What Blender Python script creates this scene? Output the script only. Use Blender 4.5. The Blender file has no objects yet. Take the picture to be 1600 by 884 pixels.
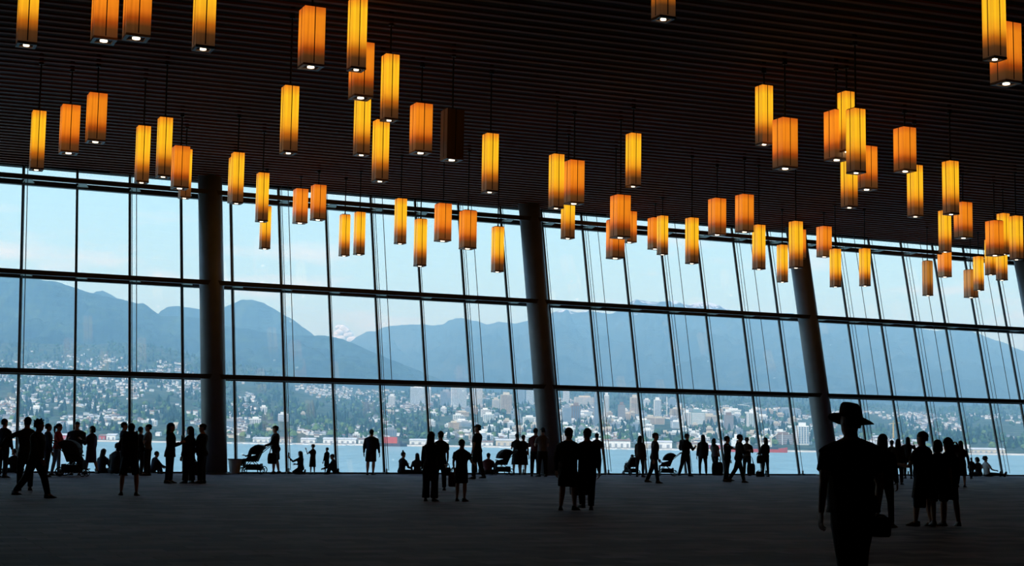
import bpy, math, random
from mathutils import Vector, Matrix, noise as mnoise
random.seed(7)
SC = bpy.context.scene
COL = SC.collection
PI = math.pi

# ------------------------------------------------------------------ camera
F_PX, CX, CY = 2300.0, 800.0, 442.0
EYE = 1.6
PITCH = math.atan((681.5 - CY) / F_PX)
ROLL = 0.0150
_fw = Vector((0, math.cos(PITCH), math.sin(PITCH)))
_rt0 = Vector((1, 0, 0)); _up0 = _rt0.cross(_fw)
_rt = math.cos(ROLL) * _rt0 + math.sin(ROLL) * _up0
_up = -math.sin(ROLL) * _rt0 + math.cos(ROLL) * _up0
ORG = Vector((0, 0, EYE))
cam_d = bpy.data.cameras.new('camera'); cam = bpy.data.objects.new('camera', cam_d); COL.objects.link(cam)
cam_d.sensor_fit = 'HORIZONTAL'; cam_d.sensor_width = 36.0; cam_d.lens = 36.0 * F_PX / 1600.0
cam_d.clip_start = 0.1; cam_d.clip_end = 60000
m3 = Matrix((_rt, _up, -_fw)).transposed()
cam.matrix_world = Matrix.Translation(ORG) @ m3.to_4x4()
SC.camera = cam

def ray(x, y):
    return (x - CX) / F_PX * _rt - (y - CY) / F_PX * _up + _fw
def on_floor(x, y, z=0.0):
    d = ray(x, y); return ORG + d * ((z - EYE) / d.z)
def at(x, y, D):
    d = ray(x, y); return ORG + d * (D / d.y)

# ------------------------------------------------------------------ sky, sun, exposure
W = bpy.data.worlds.new('sky'); SC.world = W; W.use_nodes = True
nt = W.node_tree; nt.nodes.clear()
def wn(t, **k):
    n = nt.nodes.new(t)
    for a, b in k.items(): setattr(n, a, b)
    return n
_o = wn('ShaderNodeOutputWorld'); _b = wn('ShaderNodeBackground'); _g = wn('ShaderNodeTexCoord')
_s = wn('ShaderNodeSeparateXYZ'); _r = wn('ShaderNodeValToRGB'); _m = wn('ShaderNodeMapping'); _n = wn('ShaderNodeTexNoise'); _c = wn('ShaderNodeValToRGB'); _mix = wn('ShaderNodeMix', data_type='RGBA')
nt.links.new(_g.outputs['Generated'], _s.inputs[0]); nt.links.new(_s.outputs['Z'], _r.inputs[0])
SKY = _r.color_ramp
SKY.elements[0].position = 0.0; SKY.elements[0].color = (0.56, 0.82, 0.90, 1)
SKY.elements[1].position = 1.0; SKY.elements[1].color = (0.20, 0.45, 1.0, 1)
e = SKY.elements.new(0.10); e.color = (0.46, 0.78, 0.89, 1)
e = SKY.elements.new(0.22); e.color = (0.33, 0.64, 0.87, 1)
_m.inputs['Scale'].default_value = (5, 5, 22); nt.links.new(_g.outputs['Generated'], _m.inputs[0]); nt.links.new(_m.outputs[0], _n.inputs['Vector'])
_n.inputs['Scale'].default_value = 2.2; _n.inputs['Detail'].default_value = 6
_c.color_ramp.elements[0].position = 0.56; _c.color_ramp.elements[0].color = (0, 0, 0, 1)
_c.color_ramp.elements[1].position = 0.78; _c.color_ramp.elements[1].color = (0.75, 0.75, 0.75, 1)
nt.links.new(_n.outputs['Fac'], _c.inputs[0]); nt.links.new(_c.outputs[0], _mix.inputs['Factor'])
nt.links.new(_r.outputs[0], _mix.inputs['A']); _mix.inputs['B'].default_value = (0.80, 0.86, 0.86, 1)
nt.links.new(_mix.outputs['Result'], _b.inputs['Color']); _b.inputs['Strength'].default_value = 1.6
nt.links.new(_b.outputs[0], _o.inputs['Surface'])

sun_d = bpy.data.lights.new('sun', 'SUN'); sun_d.energy = 4.3; sun_d.angle = 0.0095; sun_d.color = (1.0, 0.96, 0.91)
sun = bpy.data.objects.new('sun', sun_d); COL.objects.link(sun)
sun.rotation_euler = Vector((0.45, 0.62, -0.72)).to_track_quat('-Z', 'Y').to_euler()

SC.view_settings.view_transform = 'Standard'; SC.view_settings.look = 'None'
SC.view_settings.exposure = 0.0; SC.view_settings.gamma = 1.0; SC.view_settings.use_curve_mapping = False
SC.cycles.max_bounces = 6; SC.cycles.diffuse_bounces = 3; SC.cycles.transparent_max_bounces = 16; SC.cycles.volume_bounces = 0
SC.cycles.sample_clamp_indirect = 4.0

# ------------------------------------------------------------------ helpers
def material(name, col, rough=0.7, var=0.0, scale=8.0, col2=None, bump=0.0, spec=0.3, metal=0.0, stretch=(1, 1, 1), coord='Object', alpha=None):
    m = bpy.data.materials.new(name); m.use_nodes = True
    t = m.node_tree; b = t.nodes['Principled BSDF']
    b.inputs['Roughness'].default_value = rough; b.inputs['Metallic'].default_value = metal
    b.inputs['Specular IOR Level'].default_value = spec
    tc = t.nodes.new('ShaderNodeTexCoord'); mp = t.nodes.new('ShaderNodeMapping'); nz = t.nodes.new('ShaderNodeTexNoise'); rp = t.nodes.new('ShaderNodeValToRGB')
    mp.inputs['Scale'].default_value = stretch
    nz.inputs['Scale'].default_value = scale; nz.inputs['Detail'].default_value = 4
    t.links.new(tc.outputs[coord], mp.inputs[0]); t.links.new(mp.outputs[0], nz.inputs['Vector']); t.links.new(nz.outputs['Fac'], rp.inputs[0])
    c2 = col2 or tuple(min(1, c * (1 + var)) for c in col)
    c1 = col if col2 else tuple(c * (1 - var) for c in col)
    rp.color_ramp.elements[0].position = 0.32; rp.color_ramp.elements[0].color = (*c1, 1)
    rp.color_ramp.elements[1].position = 0.68; rp.color_ramp.elements[1].color = (*c2, 1)
    t.links.new(rp.outputs[0], b.inputs['Base Color'])
    if bump:
        bp = t.nodes.new('ShaderNodeBump'); bp.inputs['Strength'].default_value = bump
        t.links.new(nz.outputs['Fac'], bp.inputs['Height']); t.links.new(bp.outputs[0], b.inputs['Normal'])
    return m

class MB:
    """collects simple solids into one mesh"""
    def __init__(s): s.v = []; s.f = []; s.mi = []
    def add(s, vs, fs, mi=0):
        k = len(s.v); s.v += [tuple(v) for v in vs]; s.f += [tuple(i + k for i in f) for f in fs]; s.mi += [mi] * len(fs)
    def box(s, x0, x1, y0, y1, z0, z1, mi=0, M=None, shear=0.0, taper=1.0):
        cx, cy = (x0 + x1) / 2, (y0 + y1) / 2
        vs = []
        for z in (z0, z1):
            t = taper if z == z1 else 1.0
            for x, y in ((x0, y0), (x1, y0), (x1, y1), (x0, y1)):
                vs.append(Vector((cx + (x - cx) * t, cy + (y - cy) * t + shear * z, z)))
        if M: vs = [M @ v for v in vs]
        s.add(vs, [(0, 3, 2, 1), (4, 5, 6, 7), (0, 1, 5, 4), (1, 2, 6, 5), (2, 3, 7, 6), (3, 0, 4, 7)], mi)
    def loft(s, rings, mi=0, caps=True):
        """rings: list of lists of points, same count"""
        n = len(rings[0]); vs = [p for r in rings for p in r]; fs = []
        for i in range(len(rings) - 1):
            for j in range(n):
                a = i * n + j; b = i * n + (j + 1) % n
                fs.append((a, b, b + n, a + n))
        if caps:
            fs.append(tuple(reversed(range(n)))); k = (len(rings) - 1) * n; fs.append(tuple(range(k, k + n)))
        s.add(vs, fs, mi)
    def tube(s, pts, rad, n=8, mi=0, flat=1.0, side=None):
        """round tube along points; rad = radius or list; flat squashes along the second axis"""
        pts = [Vector(p) for p in pts]; rings = []
        for i, p in enumerate(pts):
            d = (pts[min(i + 1, len(pts) - 1)] - pts[max(i - 1, 0)])
            d = d.normalized() if d.length > 1e-9 else Vector((0, 0, 1))
            a = side.copy() if side else (Vector((1, 0, 0)) if abs(d.x) < 0.8 else Vector((0, 1, 0)))
            b = d.cross(a).normalized(); a = b.cross(d).normalized()
            r = rad[i] if isinstance(rad, (list, tuple)) else rad
            rings.append([p + a * (r * math.cos(2 * PI * k / n)) + b * (r * flat * math.sin(2 * PI * k / n)) for k in range(n)])
        s.loft(rings, mi)
    def ball(s, c, rx, ry, rz, n=10, m=7, mi=0, M=None):
        rings = []
        for i in range(m + 1):
            th = PI * (0.03 + 0.94 * i / m); z = -math.cos(th); r = math.sin(th)
            rings.append([Vector((rx * r * math.cos(2 * PI * k / n), ry * r * math.sin(2 * PI * k / n), rz * z)) for k in range(n)])
        if M: rings = [[M @ p for p in r] for r in rings]
        c = Vector(c); s.loft([[p + c for p in r] for r in rings], mi)
    def mesh(s, name, smooth=False):
        me = bpy.data.meshes.new(name); me.from_pydata(s.v, [], s.f)
        if any(s.mi): me.polygons.foreach_set('material_index', s.mi)
        if smooth: me.polygons.foreach_set('use_smooth', [True] * len(s.f))
        me.update(); return me

def put(name, data, mat=None, parent=None, loc=None, rz=None, **props):
    if isinstance(data, MB): data = data.mesh(name, props.pop('smooth', False))
    o = bpy.data.objects.new(name, data); COL.objects.link(o)
    if mat is not None and data is not None and not data.materials:
        for mm in (mat if isinstance(mat, (list, tuple)) else [mat]): data.materials.append(mm)
    if parent is not None: o.parent = parent
    if loc is not None: o.location = loc
    if rz is not None: o.rotation_euler = (0, 0, rz)
    for k, v in props.items(): o[k] = v
    return o
def thing(name, label, category, loc=(0, 0, 0), rz=0.0, group=None):
    o = put(name, None, None, None, loc, rz, label=label, category=category)
    o.empty_display_size = 0.2
    if group: o['group'] = group
    return o
def copy_tree(o, parent=None):
    c = o.copy(); COL.objects.link(c)
    if parent is not None: c.parent = parent
    for ch in list(o.children): copy_tree(ch, c)
    return c

# ------------------------------------------------------------------ hall shell
WA = math.radians(24.67)                      # the glass wall runs at this angle
U = Vector((math.cos(WA), math.sin(WA), 0)); NRM = Vector((-math.sin(WA), math.cos(WA), 0))
P0 = Vector((0.12, 62.83, 0)); LEAN = 0.219   # wall foot; outward lean per metre of height
CEIL = 11.84; BAY = 2.045; S0 = -20.04
TZ = (3.72, 7.43, 11.15)
def wall_pt(s, off, z): return P0 + U * s + NRM * (off + LEAN * z) + Vector((0, 0, z))

M_steel = material('painted steel', (0.035, 0.037, 0.04), 0.45, 0.15, 3, spec=0.5)
M_plate = material('galvanised bracket', (0.22, 0.27, 0.27), 0.5, 0.15, 3)
M_column = material('column paint', (0.16, 0.17, 0.19), 0.45, 0.08, 2, spec=0.4)
M_slat = material('hemlock slat', (0.085, 0.021, 0.007), 0.75, col2=(0.12, 0.031, 0.010), scale=3, stretch=(0.3, 6, 6))
M_plenum = material('dark plenum', (0.006, 0.005, 0.005), 0.9, 0.2, 2)
M_wall = material('wall panel', (0.05, 0.045, 0.042), 0.8, 0.1, 1.5)
M_kerb = material('dark stone kerb', (0.03, 0.03, 0.033), 0.6, 0.2, 6)

# carpet laid in staggered oblong tiles
M_carpet = bpy.data.materials.new('carpet'); M_carpet.use_nodes = True
t = M_carpet.node_tree; b = t.nodes['Principled BSDF']; b.inputs['Roughness'].default_value = 0.75; b.inputs['Specular IOR Level'].default_value = 0.09
tc = t.nodes.new('ShaderNodeTexCoord'); mp = t.nodes.new('ShaderNodeMapping'); br = t.nodes.new('ShaderNodeTexBrick'); nz = t.nodes.new('ShaderNodeTexNoise'); mx = t.nodes.new('ShaderNodeMix'); mx.data_type = 'RGBA'; mx.blend_type = 'MULTIPLY'
t.links.new(tc.outputs['Object'], mp.inputs[0]); t.links.new(mp.outputs[0], br.inputs['Vector'])
br.inputs['Scale'].default_value = 1.0; br.inputs['Brick Width'].default_value = 0.75; br.inputs['Row Height'].default_value = 0.42
br.inputs['Mortar Size'].default_value = 0.008; br.inputs['Bias'].default_value = -0.1
br.inputs['Color1'].default_value = (0.24, 0.17, 0.18, 1); br.inputs['Color2'].default_value = (0.05, 0.04, 0.047, 1); br.inputs['Mortar'].default_value = (0.04, 0.034, 0.038, 1)
nz.inputs['Scale'].default_value = 0.6; t.links.new(mp.outputs[0], nz.inputs['Vector'])
rp = t.nodes.new('ShaderNodeValToRGB'); rp.color_ramp.elements[0].color = (0.7, 0.68, 0.7, 1); rp.color_ramp.elements[1].color = (1.25, 1.2, 1.2, 1); rp.color_ramp.elements[0].position = 0.35; rp.color_ramp.elements[1].position = 0.65
t.links.new(nz.outputs['Fac'], rp.inputs[0])
mx.inputs['Factor'].default_value = 1.0; t.links.new(br.outputs['Color'], mx.inputs['A']); t.links.new(rp.outputs[0], mx.inputs['B']); t.links.new(mx.outputs['Result'], b.inputs['Base Color'])

SL, SR, BACK = -48.0, 62.0, -75.0             # hall extents along and behind the glass wall
hall = lambda mb, *a: mb
mb = MB(); mb.box(SL, SR, BACK, 0.25, -0.4, 0.0)
put('floor', mb, M_carpet, None, P0, WA, kind='structure', label='dark carpeted hall floor laid in staggered oblong tiles')

# slatted ceiling; the slats run a few degrees off the wall line
ceil = put('ceiling', None, None, None, P0, WA, kind='structure', label='dark wooden slatted ceiling of the hall')
mb = MB(); mb.box(SL, SR, BACK, LEAN * CEIL + 0.5, CEIL + 0.30, CEIL + 0.9)
put('ceiling_deck', mb, M_plenum, ceil)
SLAT_A = math.radians(-4.2)
su = Vector((math.cos(SLAT_A), math.sin(SLAT_A))); sn = Vector((-su.y, su.x))
YMAX = LEAN * CEIL - 0.06
for k in range(-6, 110):
    d = 4.6 - 0.55 * k                        # distance of the slat's line from the wall foot
    # clip  q = sn*d + su*t  to the hall rectangle
    lo, hi = -200.0, 200.0
    for val, dirn, mn, mxx in ((sn.x * d, su.x, SL + 0.2, SR - 0.2), (sn.y * d, su.y, -52.0, YMAX)):
        a1, a2 = (mn - val) / dirn, (mxx - val) / dirn
        lo, hi = max(lo, min(a1, a2)), min(hi, max(a1, a2))
    if hi - lo < 1: continue
    mb = MB(); mb.box(lo, hi, -0.085, 0.085, 0, 0.05)
    o = put('slat', mb, M_slat, ceil); o.location = (sn.x * d, sn.y * d, CEIL); o.rotation_euler = (0, 0, SLAT_A)
mb = MB(); mb.box(SL, SR, LEAN * CEIL - 0.05, LEAN * CEIL + 0.45, CEIL - 0.02, CEIL + 0.35)
put('trim_1', mb, M_plenum, None, P0, WA, kind='structure', label='dark edge beam where ceiling meets glass wall')
mb = MB(); mb.box(SL, SR, BACK - 0.4, BACK, 0, CEIL + 0.9)
put('wall_back', mb, M_wall, None, P0, WA, kind='structure', label='plain dark wall behind the viewer')
for nm, x in (('wall_left', SL - 0.4), ('wall_right', SR)):
    mb = MB(); mb.box(x, x + 0.4, BACK, 3.2, 0, CEIL + 0.9)
    put(nm, mb, M_wall, None, P0, WA, kind='structure', label='plain dark end wall of the hall')

# ------------------------------------------------------------------ leaning curtain wall
M_glass = bpy.data.materials.new('window glass'); M_glass.use_nodes = True
t = M_glass.node_tree; t.nodes.clear()
go = t.nodes.new('ShaderNodeOutputMaterial'); gm = t.nodes.new('ShaderNodeMixShader'); gt = t.nodes.new('ShaderNodeBsdfTransparent'); gg = t.nodes.new('ShaderNodeBsdfGlossy')
gt.inputs[0].default_value = (0.965, 0.985, 0.985, 1); gg.inputs['Roughness'].default_value = 0.02; gm.inputs[0].default_value = 0.035
t.links.new(gt.outputs[0], gm.inputs[1]); t.links.new(gg.outputs[0], gm.inputs[2]); t.links.new(gm.outputs[0], go.inputs['Surface'])

win = put('window_1', None, None, None, P0, WA, kind='structure', label='tall outward leaning glass wall in dark steel grid')
I0, I1 = -12, 38
me_mull = MB(); me_mull.box(-0.042, 0.042, -0.04, 0.05, 0.0, CEIL, shear=LEAN); me_mull = me_mull.mesh('mullion'); me_mull.materials.append(M_steel)
rows = [(0.06, TZ[0]), (TZ[0], TZ[1]), (TZ[1], TZ[2]), (TZ[2], CEIL - 0.02)]
me_pane = []
for z0, z1 in rows:
    mb = MB(); mb.box(0.041, BAY - 0.041, 0.045, 0.07, z0, z1, shear=LEAN); q = mb.mesh('pane'); q.materials.append(M_glass); me_pane.append(q)
# outrigger plate from mullion to the inner rail, tapering
RI = -1.45
mb = MB()
vs = [(-0.03, 0.0, -0.02), (0.45, 0.0, -0.02), (0.06, RI, -0.02), (-0.03, RI, -0.02)]
mb.add(vs + [(x, y, z + 0.04) for x, y, z in vs], [(0, 3, 2, 1), (4, 5, 6, 7), (0, 1, 5, 4), (1, 2, 6, 5), (2, 3, 7, 6), (3, 0, 4, 7)])
me_plate = mb.mesh('bracket'); me_plate.materials.append(M_plate)
mb = MB(); mb.tube([(0, 0.0 + LEAN * TZ[0], TZ[0]), (0, LEAN * CEIL, CEIL)], 0.016, 6); me_cable = mb.mesh('cable'); me_cable.materials.append(M_steel)
mb = MB(); mb.tube([(0, 0.0, 0.15), (0, LEAN * CEIL, CEIL)], 0.014, 6); me_rod = mb.mesh('tie_rod'); me_rod.materials.append(M_steel)
mb = MB(); mb.box(-0.07, 0.07, -0.34, 0.05, 0.0, 0.08); mb.box(-0.025, 0.025, -0.29, -0.22, 0.08, 0.22); me_foot = mb.mesh('foot_plate'); me_foot.materials.append(M_steel)
for i in range(I0, I1 + 1):
    s = S0 + BAY * i
    put('mullion', me_mull, None, win, (s, 0, 0))
    put('foot_plate', me_foot, None, win, (s, 0, 0))
    for z in TZ: put('bracket', me_plate, None, win, (s, LEAN * z, z))
    put('tie_rod', me_rod, None, win, (s, -0.26, 0))
    if i % 7 in (0, 2, 5):
        put('tie_rod', me_rod, None, win, (s, -0.5, 0))
        put('cable', me_cable, None, win, (s, RI, 0))
    if i < I1:
        for q in me_pane: put('pane', q, None, win, (s, 0, 0))
for z in TZ:
    mb = MB(); mb.box(S0 + BAY * I0, S0 + BAY * I1, LEAN * z - 0.13, LEAN * z + 0.12, z - 0.1, z + 0.1); put('transom', mb, M_steel, win)
    mb = MB(); mb.box(S0 + BAY * I0, S0 + BAY * I1, LEAN * z + RI - 0.07, LEAN * z + RI + 0.07, z - 0.09, z + 0.09); put('inner_rail', mb, M_steel, win)
mb = MB(); mb.box(S0 + BAY * I0, S0 + BAY * I1, -0.14, 0.14, 0, 0.06); put('sill', mb, M_kerb, win)

# leaning round columns just inside the glass
names = ['dark round leaning steel column nearest the frame\'s left edge, beside the man in a cap', 'dark round leaning column behind the standing pair beside folded pushchair',
         'dark round leaning column behind the man in the wide-brimmed hat', 'dark round leaning column cut by the picture\'s right edge']
mb = MB(); q = []
for z in (0.0, CEIL + 0.05):
    q.append([Vector((0.48 * math.cos(2 * PI * k / 40), LEAN * z + 0.48 * math.sin(2 * PI * k / 40), z)) for k in range(40)])
mb.loft(q); me_col = mb.mesh('shaft', True); me_col.materials.append(M_column)
mb = MB(); q = []
for r, z in ((0.62, 0), (0.62, 0.05), (0.5, 0.07)): q.append([Vector((r * math.cos(2 * PI * k / 32), LEAN * z + r * math.sin(2 * PI * k / 32), z)) for k in range(32)])
mb.loft(q); me_base = mb.mesh('base_collar'); me_base.materials.append(M_steel)
for k in range(-1, 5):
    s = -12.95 + 14.3 * k
    lab = names[k] if 0 <= k < 4 else 'dark round leaning column beyond the picture\'s %s edge' % ('left' if k < 0 else 'far right')
    c = thing('column', lab, 'column', P0 + U * s + NRM * -1.08, WA, 'row of leaning columns')
    put('shaft', me_col, None, c); put('base_collar', me_base, None, c)

# ------------------------------------------------------------------ pendant lanterns
def shade_material(name, top, mid, strength):
    """resin shade, no lamp inside: the glow and its fade are painted as emission"""
    m = bpy.data.materials.new(name); m.use_nodes = True; t = m.node_tree; b = t.nodes['Principled BSDF']
    b.inputs['Base Color'].default_value = (0.42, 0.27, 0.15, 1); b.inputs['Roughness'].default_value = 0.4
    tc = t.nodes.new('ShaderNodeTexCoord'); sp = t.nodes.new('ShaderNodeSeparateXYZ'); r = t.nodes.new('ShaderNodeValToRGB')
    t.links.new(tc.outputs['Generated'], sp.inputs[0]); t.links.new(sp.outputs['Z'], r.inputs[0])
    cr = r.color_ramp; cr.elements[0].position = 0.0; cr.elements[0].color = (0.04, 0.018, 0.008, 1)  # lamp glow dying out toward the foot, painted into the emission ramp
    cr.elements[1].position = 1.0; cr.elements[1].color = (*top, 1)
    for p, c in ((0.13, (0.075, 0.027, 0.007)), (0.25, (top[0] * 0.55, top[1] * 0.5, top[2] * 0.5)), (0.38, tuple((a + c_) / 2 for a, c_ in zip(top, mid))), (0.55, mid), (0.84, mid)):
        e = cr.elements.new(p); e.color = (*c, 1)
    wv = t.nodes.new('ShaderNodeTexNoise'); mp = t.nodes.new('ShaderNodeMapping'); mp.inputs['Scale'].default_value = (9, 9, 0.25)
    t.links.new(tc.outputs['Object'], mp.inputs[0]); t.links.new(mp.outputs[0], wv.inputs['Vector']); wv.inputs['Scale'].default_value = 2.0
    ml = t.nodes.new('ShaderNodeMath'); ml.operation = 'MULTIPLY_ADD'; ml.inputs[1].default_value = 1.0; ml.inputs[2].default_value = 0.5
    t.links.new(wv.outputs['Fac'], ml.inputs[0])
    m2 = t.nodes.new('ShaderNodeMath'); m2.operation = 'MULTIPLY'; m2.inputs[1].default_value = strength
    t.links.new(ml.outputs[0], m2.inputs[0])
    t.links.new(r.outputs[0], b.inputs['Emission Color']); t.links.new(m2.outputs[0], b.inputs['Emission Strength'])
    return m
M_tall = shade_material('lit amber shade', (0.80, 0.22, 0.012), (1.0, 0.50, 0.015), 1.0)
M_wide = shade_material('lit orange shade', (0.58, 0.10, 0.008), (0.86, 0.235, 0.010), 1.0)
M_dimt = shade_material('dim amber shade', (0.30, 0.09, 0.015), (0.42, 0.16, 0.02), 1.0)
M_off = material('unlit resin shade', (0.19, 0.12, 0.08), 0.5, 0.15, 2, stretch=(4, 4, 0.3))
M_seam = material('dark seam bar', (0.012, 0.006, 0.003), 0.6, 0.2, 5)
M_rim = material('frosted shade rim', (0.24, 0.14, 0.085), 0.4, 0.1, 6)
M_cable = material('black cable', (0.008, 0.007, 0.007), 0.6, 0.1, 5)
M_spot = bpy.data.materials.new('spot lamp'); M_spot.use_nodes = True
_b = M_spot.node_tree.nodes['Principled BSDF']; _b.inputs['Emission Color'].default_value = (1.0, 0.80, 0.55, 1); _b.inputs['Emission Strength'].default_value = 3.0

def lantern_meshes(H, w, shade):
    h = w / 2; out = {}
    mb = MB(); mb.box(-h, h, -h, h, 0.05, H); out['shade'] = (mb, shade)
    mb = MB(); r = h + 0.004
    mb.box(-r, r, -r, -h * 0.72, 0, 0.05); mb.box(-r, r, h * 0.72, r, 0, 0.05); mb.box(-r, -h * 0.72, -h * 0.72, h * 0.72, 0, 0.05); mb.box(h * 0.72, r, -h * 0.72, h * 0.72, 0, 0.05)
    out['rim'] = (mb, M_rim)
    mb = MB(); mb.box(-h * 0.72, h * 0.72, -h * 0.72, h * 0.72, 0.03, 0.049); out['bottom_plate'] = (mb, M_seam)
    mb = MB(); mb.tube([(0, 0, 0.0), (0, 0, 0.03)], h * 0.33, 14); out['spot_lamp'] = (mb, M_spot)
    mb = MB(); mb.box(-h * 0.9, h * 0.9, -h * 0.9, h * 0.9, H, H + 0.025); mb.tube([(0, 0, H + 0.025), (0, 0, H + 0.09)], 0.03, 8); out['cap'] = (mb, M_seam)
    mb = MB(); mb.box(-0.011, 0.011, -0.004, 0.006, 0.07, H); out['seam'] = (mb, M_seam)
    res = {}
    for k, (mb, m) in out.items():
        me = mb.mesh(k); me.materials.append(m); res[k] = me
    return res
HT, HW, WT, WW = 1.66, 1.37, 0.352, 0.485
KIT = {'T': lantern_meshes(HT, WT, M_tall), 'W': lantern_meshes(HW, WW, M_wide), 'Tdim': lantern_meshes(HT, WT, M_dimt), 'Wdim': lantern_meshes(HW, WW, M_dimt), 'Woff': lantern_meshes(HW, WW, M_off)}
me_cyl = MB(); me_cyl.tube([(0, 0, 0), (0, 0, 1)], 0.022, 8); me_cyl = me_cyl.mesh('hanging_cable'); me_cyl.materials.append(M_cable)
me_rose = MB(); me_rose.tube([(0, 0, 0), (0, 0, 0.38)], 0.07, 10); me_rose = me_rose.mesh('ceiling_rose'); me_rose.materials.append(M_seam)
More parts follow.
